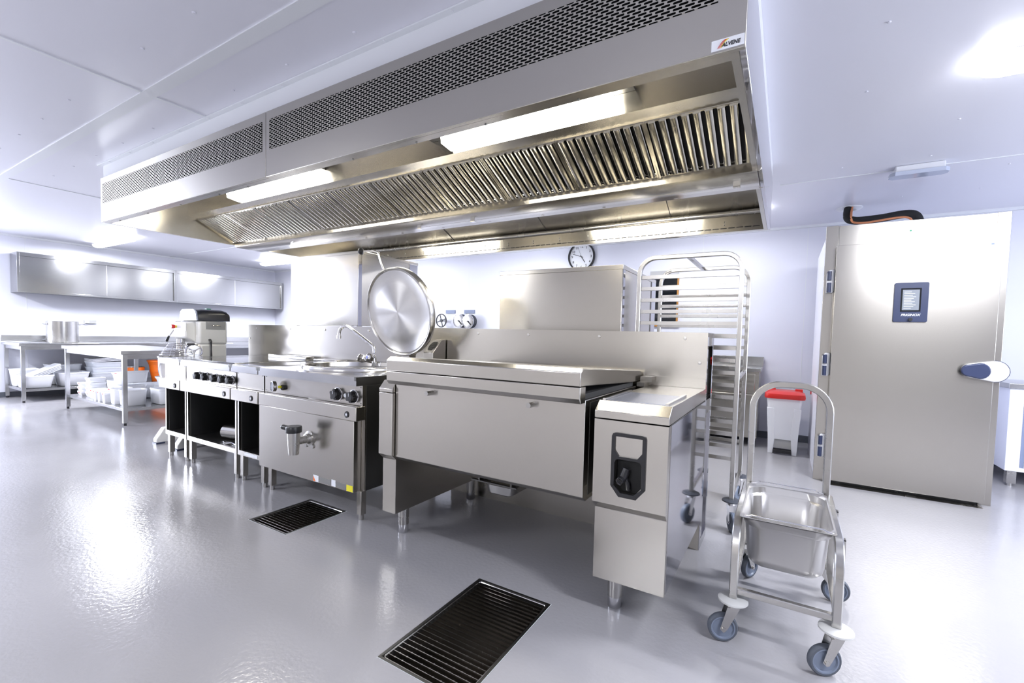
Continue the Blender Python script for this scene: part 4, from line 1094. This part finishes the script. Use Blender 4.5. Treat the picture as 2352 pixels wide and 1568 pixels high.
q.loft([q.rrect(0.022, 5.60, 0.375, 0.38, 0.05, 0.605), q.rrect(0.022, 5.60, 0.385, 0.39, 0.05, 0.625), q.rrect(0.022, 5.60, 0.375, 0.38, 0.06, 0.655), q.rrect(0.022, 5.62, 0.28, 0.28, 0.06, 0.678)])
q.box(-0.145, 5.68, 0.655, -0.07, 5.74, 0.695).box(0.12, 5.68, 0.655, 0.19, 5.74, 0.695)
q.build('lid', 'red', bn, smooth=45)
MB().box(-0.065, 5.50, 0.06, 0.105, 5.65, 0.16).build('pedal_housing', 'grey_plastic', bn)
MB().box(-0.065, 5.44, 0.02, 0.105, 5.52, 0.05).build('pedal', 'black', bn)
rb = thing('red_bracket', (0.27, 5.98, 0.6), 'small red object against the chiller side behind the pedal bin', 'wall fitting')
MB().box(0.266, 5.80, 0.64, 0.2755, 5.85, 0.74).build('body', 'red', rb)

# ------------------------------------------------------------------ steel table along the back wall
bt = thing('back_worktable', (-1.3, 5.95, 0), 'steel worktable with drawers along the back wall, seen through the tray rack', 'table')
MB().box(-2.6, 5.62, 0.865, -0.222, 6.28, 0.905).box(-2.6, 6.255, 0.905, -0.222, 6.28, 1.02).build('worktop', 'steel_top', bt, bevel=0.003)
MB().box(-2.58, 5.66, 0.10, -0.24, 6.24, 0.864).build('cabinet', 'steel', bt)
for i in range(4):
    x = -0.28 - i * 0.56
    d1 = MB().box(x - 0.50, 5.642, 0.62, x, 5.66, 0.84).build('drawer', 'steel', bt, bevel=0.003)
    MB().box(x - 0.50, 5.642, 0.14, x, 5.66, 0.60).build('door', 'steel', bt, bevel=0.003)
for x in (-2.55, -0.27):
    for y in (5.69, 6.20):
        MB().cyl((x, y, 0), (x, y, 0.10), 0.02).build('leg', 'steel_tube', bt)
tg = MB().box(-0.66, 5.98, 0.906, -0.50, 6.08, 0.99).box(-0.70, 5.96, 0.906, -0.46, 6.10, 0.92)
tag(tg.build('steel_box', 'steel_bright'), 'small shiny steel box on the back worktable, seen through the rack', 'box')
fa = MB().tube([(-0.95, 6.05, 0.906), (-0.95, 6.05, 1.20), (-0.96, 6.03, 1.235), (-0.99, 6.0, 1.245), (-1.03, 5.96, 1.235), (-1.04, 5.95, 1.20)], 0.012, 10)
tag(fa.build('swan_neck_tap', 'chrome'), 'arched chrome tap just showing above the splashback near its end', 'tap')

# ------------------------------------------------------------------ things on the back wall
ck = thing('clock', (-2.745, 6.27, 2.21), 'round black-rimmed white wall clock partly hidden by the hood edge', 'clock')
cc = (-2.745, Y1, 2.43); CR = 0.215
MB().lathe([(CR - 0.018, 0.0), (CR, 0.0), (CR + 0.004, 0.02), (CR, 0.045), (CR - 0.012, 0.05), (CR - 0.020, 0.040), (CR - 0.018, 0.0)], cc, (0, -1, 0), 48).build('rim', 'black', ck)
MB().lathe([(0, 0.018), (CR - 0.016, 0.018), (CR - 0.016, 0.0)], cc, (0, -1, 0), 48).build('dial', 'white_plastic', ck)
for h in range(1, 13):
    a = PI / 2 - h * PI / 6
    text('numeral', str(h), 0.050, 'black', ck, (cc[0] + 0.155 * math.cos(a), Y1 - 0.0195, cc[2] + 0.155 * math.sin(a)), (PI / 2, 0, 0), ext=0.0005)
def hand(ang, L, w, nm, y):
    d = Vector((math.sin(ang), 0, math.cos(ang))); p = Vector((cc[0], y, cc[2]))
    MB().sweep([p - d * 0.03, p + d * L], [(-w, -0.001), (w, -0.001), (w, 0.001), (-w, 0.001)], upv=(0, 1, 0)).build(nm, 'black', ck)
hand(math.radians(146), 0.105, 0.005, 'hour_hand', Y1 - 0.024)
hand(math.radians(288), 0.150, 0.004, 'minute_hand', Y1 - 0.027)
hand(math.radians(338), 0.155, 0.0012, 'second_hand', Y1 - 0.030)

def reel(x, z, y, r, d, label, spokes, solid):
    t = thing('handwheel', (x, y, z - r), label, 'handwheel', 'round wheels on the back wall')
    MB().tube([(x + r * math.cos(a), y - d, z + r * math.sin(a)) for a in [2 * PI * k / 28 for k in range(28)]], 0.010, 8, closed=True, upv=(0, 1, 0)).build('rim', 'black' if not solid else 'chrome', t)
    if solid:
        MB().lathe([(0, 0), (r, 0), (r, 0.012), (r - 0.01, 0.016), (0, 0.012)], (x, y - d + 0.004, z), (0, -1, 0), 32).build('disc', 'steel_tube', t)
        for k in range(1, 4):
            MB().tube([(x + r * 0.98 * math.cos(a), y - d + 0.03 * k, z + r * 0.98 * math.sin(a)) for a in [2 * PI * j / 28 for j in range(28)]], 0.009, 6, closed=True, upv=(0, 1, 0)).build('ring', 'rubber', t)
        MB().cyl((x, y - d - 0.012, z), (x, y - d - 0.03, z), 0.012).sq([(x, y - d - 0.02, z), (x + 0.07, y - d - 0.02, z - 0.06)], 0.012).build('crank', 'black', t)
    else:
        sp = MB()
        for k in range(spokes):
            a = 0.3 + 2 * PI * k / spokes
            sp.sq([(x, y - d, z), (x + (r - 0.006) * math.cos(a), y - d, z + (r - 0.006) * math.sin(a))], 0.018, 0.010, upv=(0, 1, 0))
        sp.lathe([(0, 0), (0.03, 0), (0.03, 0.02), (0, 0.025)], (x, y - d + 0.01, z), (0, -1, 0), 16)
        sp.build('spokes', 'black', t)
    MB().cyl((x, y, z), (x, y - d, z), 0.016).build('spindle', 'steel_tube', t)
reel(-5.42, 1.443, Y1, 0.115, 0.12, 'black spoked handwheel on the back wall just right of the kettle lid', 4, False)
reel(-5.032, 1.441, Y1, 0.115, 0.10, 'shiny solid wheel on the back wall, left one of the overlapping pair', 0, True)
reel(-4.78, 1.432, Y1, 0.115, 0.16, 'shiny solid wheel on the back wall, right one of the overlapping pair', 0, True)
p_ = MB().box(-5.41, Y1 - 0.012, 1.578, -5.195, Y1, 1.64)
tag(p_.build('metal_plate', 'slate'), 'slate blue plate on the back wall above the black spoked handwheel', 'plate')
p_ = MB().box(-4.985, Y1 - 0.012, 1.578, -4.76, Y1, 1.64)
tag(p_.build('metal_plate', 'slate'), 'slate blue plate on the back wall above the pair of solid wheels', 'plate')

# ------------------------------------------------------------------ wall cupboards on the left wall
def wall_cupboard(y0, y1, label):
    t = thing('overhead_cupboard', (-10.64, (y0 + y1) / 2, 1.685), label, 'wall cupboard', 'steel wall cupboards with sliding doors')
    xb, xf, z0, z1 = X0 + 0.001, -10.45, 1.685, 2.313
    MB().box(xb, y0, z0, xf, y0 + 0.03, z1).box(xb, y1 - 0.03, z0, xf, y1, z1).box(xb, y0 + 0.03, z0, xf, y1 - 0.03, z0 + 0.03).box(xb, y0 + 0.03, z1 - 0.06, xf, y1 - 0.03, z1).box(xb, y0 + 0.03, z0 + 0.03, xb + 0.01, y1 - 0.03, z1 - 0.06).build('carcass', 'steel_cupboard', t, bevel=0.002)
    ym = (y0 + y1) / 2
    MB().box(xf - 0.022, y0 + 0.032, z0 + 0.032, xf - 0.012, ym + 0.02, z1 - 0.062).build('sliding_door', 'steel_cupboard', t)
    MB().box(xf - 0.040, ym - 0.02, z0 + 0.032, xf - 0.030, y1 - 0.032, z1 - 0.062).build('sliding_door', 'steel_cupboard', t)
    MB().box(xf - 0.024, ym + 0.012, z0 + 0.032, xf - 0.010, ym + 0.024, z1 - 0.062).build('door_edge', 'steel_bright', t)
    return t
wall_cupboard(2.03, 4.12, 'long steel wall cupboard with sliding doors, the near one of the pair above the pot')
wall_cupboard(4.1205, 6.26, 'long steel wall cupboard with sliding doors, the far one in the room corner')

# ------------------------------------------------------------------ steel tables
def table(name, x0, x1, y0, y1, label, zt=0.90, up=None, cross='Y'):
    t = thing(name, ((x0 + x1) / 2, (y0 + y1) / 2, 0), label, 'table')
    tp_ = MB().box(x0, y0, zt - 0.045, x1, y1, zt)
    if up: tp_.box(x0, y0, zt, x0 + 0.02, y1, zt + up)
    tp_.build('table_top', 'steel_top', t, bevel=0.003)
    a = 0.05
    ap = MB().box(x0 + a, y0 + 0.03, zt - 0.10, x1 - a, y0 + 0.05, zt - 0.046).box(x0 + a, y1 - 0.05, zt - 0.10, x1 - a, y1 - 0.03, zt - 0.046).box(x1 - 0.05, y0 + a, zt - 0.10, x1 - 0.03, y1 - a, zt - 0.046).box(x0 + 0.03, y0 + a, zt - 0.10, x0 + 0.05, y1 - a, zt - 0.046)
    ap.build('apron', 'steel_top', t)
    MB().box(x0 + 0.045, y0 + 0.045, 0.165, x1 - 0.045, y1 - 0.045, 0.20).build('shelf', 'steel_top', t, bevel=0.002)
    for x in (x0 + 0.045, x1 - 0.045):
        for y in (y0 + 0.045, y1 - 0.045):
            l = MB().box(x - 0.022, y - 0.022, 0.03, x + 0.022, y + 0.022, zt - 0.046).build('leg', 'steel_top', t, bevel=0.002)
            MB().cyl((x, y, 0), (x, y, 0.03), 0.015, 12).build('foot', 'black', l)
    return t
table('worktable', -10.81, -9.83, 1.91, 4.10, 'steel worktable against the left wall under the near cupboard, holding the pot', up=0.10)
table('worktable', -10.81, -9.83, 4.11, 6.27, 'steel worktable continuing along the wall to the room corner behind the mixer', up=0.10)
table('worktable', -8.85, -6.78, 2.12, 2.98, 'freestanding steel worktable with undershelf full of white plastic boxes')

# cooking pot
pt = thing('cooking_pot', (-10.38, 2.50, 0.90), 'large stainless cooking pot with two loop handles on the wall table', 'pot')
px, py, pr_, ph = -10.36, 2.50, 0.192, 0.345
MB().lathe([(0, 0.0), (pr_ - 0.006, 0.0), (pr_, 0.006), (pr_, ph - 0.004), (pr_ + 0.005, ph), (pr_ - 0.004, ph), (pr_ - 0.004, 0.010), (0, 0.008)], (px, py, 0.9005), (0, 0, 1), 48).build('pot_body', 'steel_tube', pt)
for s_ in (-1, 1):
    MB().tube([(px - 0.05, py + s_ * (pr_ - 0.002), 1.19), (px - 0.045, py + s_ * (pr_ + 0.045), 1.20), (px - 0.03, py + s_ * (pr_ + 0.065), 1.205), (px + 0.03, py + s_ * (pr_ + 0.065), 1.205), (px + 0.045, py + s_ * (pr_ + 0.045), 1.20), (px + 0.05, py + s_ * (pr_ - 0.002), 1.19)], 0.007, 8).build('loop_handle', 'chrome', pt)
ot = thing('power_socket', (-10.82, 2.98, 1.215), 'grey double wall socket with white plug beside the cooking pot', 'socket')
MB().box(X0, 2.88, 1.222, X0 + 0.03, 3.045, 1.285).build('socket_body', 'grey_plastic', ot, bevel=0.004)
MB().box(X0 + 0.03, 2.89, 1.23, X0 + 0.06, 2.94, 1.278).build('plug', 'white_plastic', ot)
cb_ = MB().tube(soft([(X0 + 0.05, 2.90, 1.235), (X0 + 0.06, 2.80, 1.17), (X0 + 0.06, 2.62, 1.05), (X0 + 0.08, 2.45, 0.96), (X0 + 0.3, 2.2, 0.906), (X0 + 0.35, 2.05, 0.906), (X0 + 0.2, 1.93, 0.906), (X0 + 0.1, 1.885, 0.88), (X0 + 0.05, 1.86, 0.75), (X0 + 0.03, 1.84, 0.64)]), 0.005, 6)
tag(cb_.build('power_cable', 'white_plastic'), 'thin white power cable running over the wall table corner and down the wall', 'cable')

# ------------------------------------------------------------------ plastic tubs and boxes
def tub(cx, cy, z, w, d, h, label, rot=0.0, m='tub', taper=0.82, lid=False, grp='white plastic tubs and boxes on the undershelves', tiltx=0.0, tilty=0.0, name='plastic_tub', cat='plastic tub', mark=False, rad=0.05):
    t = thing(name, (cx, cy, z), label, cat, grp)
    q = MB()
    def rr(k, zz, e=0.0):
        return q.rrect(0, 0, w * k + e, d * k + e, min(rad, min(w, d) * 0.24), zz)
    ok = [rr(taper * 0.94, 0.0), rr(taper, 0.012), rr(0.97, h - 0.02), rr(1.0, h - 0.018), rr(1.0, h), rr(0.95, h), rr(taper * 0.97, 0.016), rr(taper * 0.9, 0.010)]
    q.loft(ok)
    Mx = Matrix.Translation((cx, cy, z)) @ Matrix.Rotation(rot, 4, 'Z') @ Matrix.Rotation(tiltx, 4, 'X') @ Matrix.Rotation(tilty, 4, 'Y')
    q.xform(Mx).build('tub_body', m, t, smooth=50)
    if lid:
        q = MB()
        def r3(k, zz): return q.rrect(0, 0, w * k, d * k, min(rad, min(w, d) * 0.24), zz)
        q.loft([r3(1.03, h - 0.008), r3(1.03, h + 0.008), r3(0.9, h + 0.010), r3(0.86, h + 0.004)])
        q.xform(Mx).build('lid', m, t, smooth=50)
    if mark:
        q = MB().box(-w * 0.12, -d / 2 * 0.985 - 0.004, h - 0.014, w * 0.12, -d / 2 - 0.0025, h - 0.004) if lid else MB().box(-w * 0.12, -d * taper * 0.5 - 0.012, h * 0.5, w * 0.12, -d * 0.455 - 0.006, h * 0.5 + 0.012)
        q.xform(Mx).build('red_mark', 'red', t)
    return t
def lidsheet(cx, cy, z, w, d, rot, tx, ty, label):
    q = MB()
    q.loft([q.rrect(0, 0, w, d, 0.04, 0), q.rrect(0, 0, w, d, 0.04, 0.012), q.rrect(0, 0, w * 0.93, d * 0.93, 0.04, 0.016), q.rrect(0, 0, w * 0.90, d * 0.90, 0.04, 0.010)])
    q.box(w / 2 - 0.03, d * 0.3, 0.0, w / 2 + 0.002, d * 0.42, 0.0165)
    q.xform(Matrix.Translation((cx, cy, z)) @ Matrix.Rotation(rot, 4, 'Z') @ Matrix.Rotation(tx, 4, 'X') @ Matrix.Rotation(ty, 4, 'Y'))
    o = q.build('tub_lid', 'tub', base=(cx, cy, z))
    return tag(o, label, 'lid', 'loose lids leaning in the tubs')
SZ = 0.2005
tub(-10.10, 2.12, SZ, 0.40, 0.36, 0.20, 'white tub nearest the end leg on the wall table undershelf, lids leaning in it')
tub(-10.52, 2.10, SZ, 0.34, 0.30, 0.27, 'taller white tub behind the lid-filled tub on the wall table undershelf')
for i in range(4):
    lidsheet(-10.10 + 0.01 * i, 2.195 - 0.004 * i, 0.392 + 0.022 * i, 0.30, 0.44, 0.0, math.radians(27), 0, 'white lid leaning up out of the end tub, %s from the bottom of the fan' % ordn[i])
tub(-10.16, 2.545, SZ, 0.38, 0.37, 0.22, 'deep cream tub in the middle of the wall table undershelf beside the leaning lids')
tub(-10.55, 2.54, SZ, 0.38, 0.40, 0.33, 'large white tub behind the deep cream tub under the wall table')
for i in range(3):
    tub(-10.2, 2.96, SZ + 0.085 * i, 0.42, 0.40, 0.20, 'frosted tub under the wall table, %s up in the nested stack of three' % ordn[i], m='tub_grey')
for i in range(3):
    lidsheet(-10.2, 2.97, 0.585 + 0.022 * i, 0.42, 0.42, 0.0, math.radians(4), 0, 'frosted lid on top of the nested stack of tubs, %s from below' % ordn[i])
bo = thing('steel_bowl', (-10.1, 3.37, SZ), 'perforated steel bowl with orange rim side under the wall table', 'bowl')
MB().lathe([(0, 0.0), (0.09, 0.0), (0.13, 0.03), (0.150, 0.10), (0.155, 0.22), (0.160, 0.225), (0.153, 0.22), (0.145, 0.10), (0.125, 0.035), (0, 0.008)], (-10.15, 3.33, SZ + 0.04), (0, 0, 1), 36).build('bowl_body', 'steel_bright', bo)
MB().box(-10.25, 3.25, SZ, -10.05, 3.41, SZ + 0.041).build('foot_block', 'black', bo)
MB().lathe([(0.10, 0.015), (0.135, 0.03), (0.162, 0.12), (0.167, 0.23), (0.164, 0.23), (0.158, 0.12), (0.13, 0.035)], (-10.15, 3.335, SZ + 0.03), (0, 0, 1), 36).build('outer_shell', 'orange', bo)
bk = thing('orange_bucket', (-10.1, 3.78, SZ), 'bright orange plastic bucket on the undershelf behind the mixer', 'bucket')
MB().lathe([(0, 0.0), (0.125, 0.0), (0.13, 0.01), (0.150, 0.17), (0.156, 0.172), (0.165, 0.30), (0.172, 0.305), (0.19, 0.36), (0.198, 0.36), (0.198, 0.38), (0.180, 0.38), (0.155, 0.20), (0.12, 0.015), (0, 0.012)], (-10.02, 3.70, SZ + 0.0), (0, 0, 1), 40).build('bucket_body', 'orange', bk)
text('bucket_lettering', '20-l', 0.045, 'sticker', bk, (-9.87, 3.66, SZ + 0.14), (PI / 2, 0, math.radians(80)), ext=0.002)
# boxes on the island table undershelf
spec = [(-8.62, 2.32, 0.17, 0.17, 0.05, 3), (-8.36, 2.34, 0.19, 0.18, 0.055, 4), (-8.12, 2.30, 0.17, 0.16, 0.12, 1)]
pl = ['undershelf stack at the far leg', 'second undershelf stack from the far leg', 'third undershelf stack from the far leg']
for (x, y, w, d, h, n), nm in zip(spec, pl):
    for k in range(n):
        tub(x, y, SZ + k * (h + 0.0115), w, d, h, 'lidded white food box, %s up in the %s' % (ordn[k], nm), lid=True, mark=True, taper=0.92, name='food_box', cat='food box', rad=0.02)
tub(-7.94, 2.47, SZ, 0.22, 0.24, 0.25, 'upright white box with red triangle mark on the island table undershelf', mark=True, taper=0.92, name='food_box', cat='food box')
for i, (x, y, w, d, h) in enumerate(((-7.90, 2.24, 0.11, 0.10, 0.13), (-7.76, 2.24, 0.11, 0.10, 0.13), (-7.60, 2.25, 0.13, 0.12, 0.12))):
    tub(x, y, SZ, w, d, h, 'small white red-striped pot in the undershelf front row, %s from the left' % ordn[i], lid=True, mark=True, taper=0.9, name='food_pot', cat='food pot', rad=0.03)
tub(-7.64, 2.48, SZ, 0.28, 0.28, 0.20, 'square white box under the tilted box on the island table undershelf', taper=0.9, lid=True, name='food_box', cat='food box')
tub(-7.58, 2.47, SZ + 0.232, 0.34, 0.30, 0.15, 'tilted white box on top of the pile on the island table undershelf', taper=0.88, tilty=math.radians(-6), lid=True, mark=True, name='food_box', cat='food box')
tub(-7.35, 2.30, SZ, 0.19, 0.20, 0.20, 'tall white box at the front of the island undershelf below the tilted box', taper=0.9, name='food_box', cat='food box')
tub(-7.12, 2.34, SZ, 0.22, 0.24, 0.20, 'white box next to the near leg on the island table undershelf', taper=0.9, name='food_box', cat='food box')
tub(-7.02, 2.70, SZ, 0.34, 0.36, 0.20, 'large white box with red lettering behind the near leg of the island table', taper=0.95, name='food_box', cat='food box', m='tub')
tub(-7.40, 2.81, SZ, 0.32, 0.24, 0.21, 'large white box at the back of the island undershelf beside the lettered box', taper=0.95, name='food_box', cat='food box')
tub(-7.82, 2.78, SZ, 0.34, 0.26, 0.19, 'wide white box at the back of the island undershelf behind the red triangle box', taper=0.95, name='food_box', cat='food box')
tub(-7.02, 2.74, SZ + 0.252, 0.30, 0.30, 0.10, 'white box tilted on top of the large lettered box at the island table end', taper=0.9, rot=0.15, tiltx=math.radians(5), lid=True, name='food_box', cat='food box')
# ------------------------------------------------------------------ planetary mixer
mx = thing('planetary_mixer', (-5.32, 2.35, 0), 'cream floor-standing planetary mixer with black top cover behind the cooking line end', 'mixer')
XR, XL, YF, YR = -5.125, -5.505, 2.213, 2.478
MB().box(XL + 0.02, YF + 0.01, 0.06, XR - 0.004, YR - 0.004, 1.035).build('column', 'cream', mx, bevel=0.02)
hdm = MB().box(XL, YF, 1.03, XR, YR, 1.27)
hdm.build('gear_head', 'cream', mx, bevel=0.02)
MB().prism([(YF - 0.09, 1.10), (YF + 0.005, 1.04), (YF + 0.005, 1.262), (YF - 0.09, 1.25)], 'X', XL + 0.05, XR - 0.07).build('head_nose', 'cream', mx, bevel=0.015)
def cover(y0, y1, m, k=1.0):
    rr = []
    for y, s_ in ((y0, 0.90), (y0 + 0.03, 0.97), (y0 + 0.06, 1.0), (y1 - 0.06, 1.0), (y1 - 0.02, 0.92), (y1, 0.75)):
        ring = []
        for a in [PI * j / 12 for j in range(13)]:
            cxx = (XL + XR) / 2; hw = (XR - XL) / 2 + 0.004
            x = cxx + hw * (abs(math.cos(a)) ** 0.35) * (1 if math.cos(a) > 0 else -1)
            z = 1.272 + 0.12 * s_ * (math.sin(a) ** 0.5)
            ring.append((x, y, z))
        rr.append(ring)
    return MB().loft(rr).build('top_cover', m, mx, smooth=60)
cover(YF - 0.005, YR + 0.02, 'cover_black')
cf = MB().prism([(XL + 0.01, 1.272), (XR - 0.005, 1.272), (XR - 0.03, 1.36), (XR - 0.07, 1.385), (XL + 0.07, 1.385), (XL + 0.03, 1.36)], 'Y', YF - 0.020, YF - 0.004)
cf.build('cover_front', 'lens', mx)
pl_ = MB().box(XR, 2.275, 1.185, XR + 0.004, 2.455, 1.262).build('side_plate', 'etched', mx)
MB().tube([(XR + 0.006, 2.325, 1.225), (XR + 0.014, 2.335, 1.225), (XR + 0.014, 2.40, 1.225), (XR + 0.006, 2.41, 1.225)], 0.005, 8).build('plate_handle', 'steel_tube', pl_)
MB().box(XR - 0.15, 2.33, 1.39, XR - 0.11, 2.37, 1.40).build('green_clip', 'green', mx)
ctl = MB().box(XL + 0.10, YF - 0.095, 1.165, XR - 0.05, YF - 0.088, 1.245).build('switch_plate', 'white_plastic', mx)
eb = MB().cyl((XL + 0.13, YF - 0.095, 1.205), (XL + 0.13, YF - 0.11, 1.205), 0.014).build('stop_collar', 'yellow', ctl)
MB().cyl((XL + 0.13, YF - 0.11, 1.205), (XL + 0.13, YF - 0.14, 1.205), 0.020).build('stop_button', 'red', ctl)
gl = MB().tube([(XL - 0.005, YF + 0.02, 1.215), (XL - 0.07, YF - 0.02, 1.205)], 0.014, 10)
gl.tube([(XL - 0.06, YF - 0.02, 1.205), (XL - 0.10, YF - 0.05, 1.13), (XL - 0.12, YF - 0.06, 1.10)], 0.006, 8)
gl = gl.build('gear_lever', 'steel_tube', mx)
MB().lathe([(0, 0), (0.009, 0), (0.014, 0.05), (0.010, 0.065), (0, 0.066)], (XL - 0.12, YF - 0.06, 1.105), (-0.45, -0.2, -0.87), 12).build('lever_grip', 'black', gl)
MB().tube([(XL - 0.01, YF, 1.262), (XL - 0.06, YF - 0.02, 1.262), (XL - 0.065, YF - 0.025, 1.25), (XL - 0.065, YF - 0.03, 1.07)], 0.003, 6).build('guard_rod', 'steel_tube', mx)
MB().cyl((-5.31, 2.13, 0.98), (-5.31, 2.13, 1.08), 0.035, 20).build('planetary_shaft', 'chrome', mx)
gu = MB()
gc = (-5.315, 2.10)
for k in range(6):
    rr_ = 0.07 + 0.014 * k; zz = 1.035 - 0.022 * k
    gu.tube([(gc[0] + rr_ * math.cos(a), gc[1] + rr_ * math.sin(a), zz) for a in [2 * PI * j / 24 for j in range(24)]], 0.003, 6, closed=True)
for j in range(8):
    a = 2 * PI * j / 8
    gu.tube([(gc[0] + 0.065 * math.cos(a), gc[1] + 0.065 * math.sin(a), 1.04), (gc[0] + 0.145 * math.cos(a), gc[1] + 0.145 * math.sin(a), 0.915)], 0.004, 6)
gu.build('bowl_guard', 'chrome', mx)
MB().lathe([(0, 0.0), (0.08, 0.005), (0.13, 0.05), (0.15, 0.14), (0.152, 0.27), (0.158, 0.275), (0.158, 0.285), (0.146, 0.285), (0.146, 0.14), (0, 0.02)], (gc[0], gc[1], 0.62), (0, 0, 1), 36).build('mixing_bowl', 'steel_bright', mx)
hw = MB()
wc = Vector((-5.085, 2.15, 0.965))
hw.tube([(wc.x, wc.y + 0.07 * math.cos(a), wc.z + 0.07 * math.sin(a)) for a in [2 * PI * j / 28 for j in range(28)]], 0.010, 8, closed=True, upv=(1, 0, 0))
for j in range(3):
    a = 0.5 + 2 * PI * j / 3
    hw.sq([wc, wc + Vector((0, 0.065 * math.cos(a), 0.065 * math.sin(a)))], 0.012, 0.008, upv=(1, 0, 0))
hw.cyl(wc + Vector((-0.06, 0, 0)), wc + Vector((0.01, 0, 0)), 0.012)
hw = hw.build('bowl_lift_wheel', 'chrome', mx)
MB().cyl((wc.x + 0.005, wc.y - 0.005, wc.z + 0.068), (wc.x + 0.06, wc.y - 0.075, wc.z + 0.07), 0.011).build('wheel_grip', 'black', hw)
MB().tube([(XR, 2.305, 1.078), (XR + 0.02, 2.305, 1.078), (XR + 0.03, 2.308, 1.06), (XR + 0.03, 2.31, 0.90), (XR + 0.028, 2.31, 0.60)], 0.009, 10).build('power_cable', 'black', mx)
for x0_, x1_ in ((-5.58, -5.50), (-5.13, -5.05)):
    f_ = MB().prism([(1.99, 0.015), (1.99, 0.05), (2.06, 0.16), (2.40, 0.16), (2.46, 0.05), (2.46, 0.015)], 'X', x0_, x1_).build('base_leg', 'cream', mx, bevel=0.006)
    MB().box(x0_ - 0.004, 1.985, 0.0, x1_ + 0.004, 2.06, 0.0155).box(x0_ - 0.004, 2.40, 0.0, x1_ + 0.004, 2.465, 0.0155).build('rubber_foot', 'navy', f_)
MB().box(-5.52, 2.22, 0.06, -5.10, 2.46, 0.15).build('base', 'cream', mx, bevel=0.01)
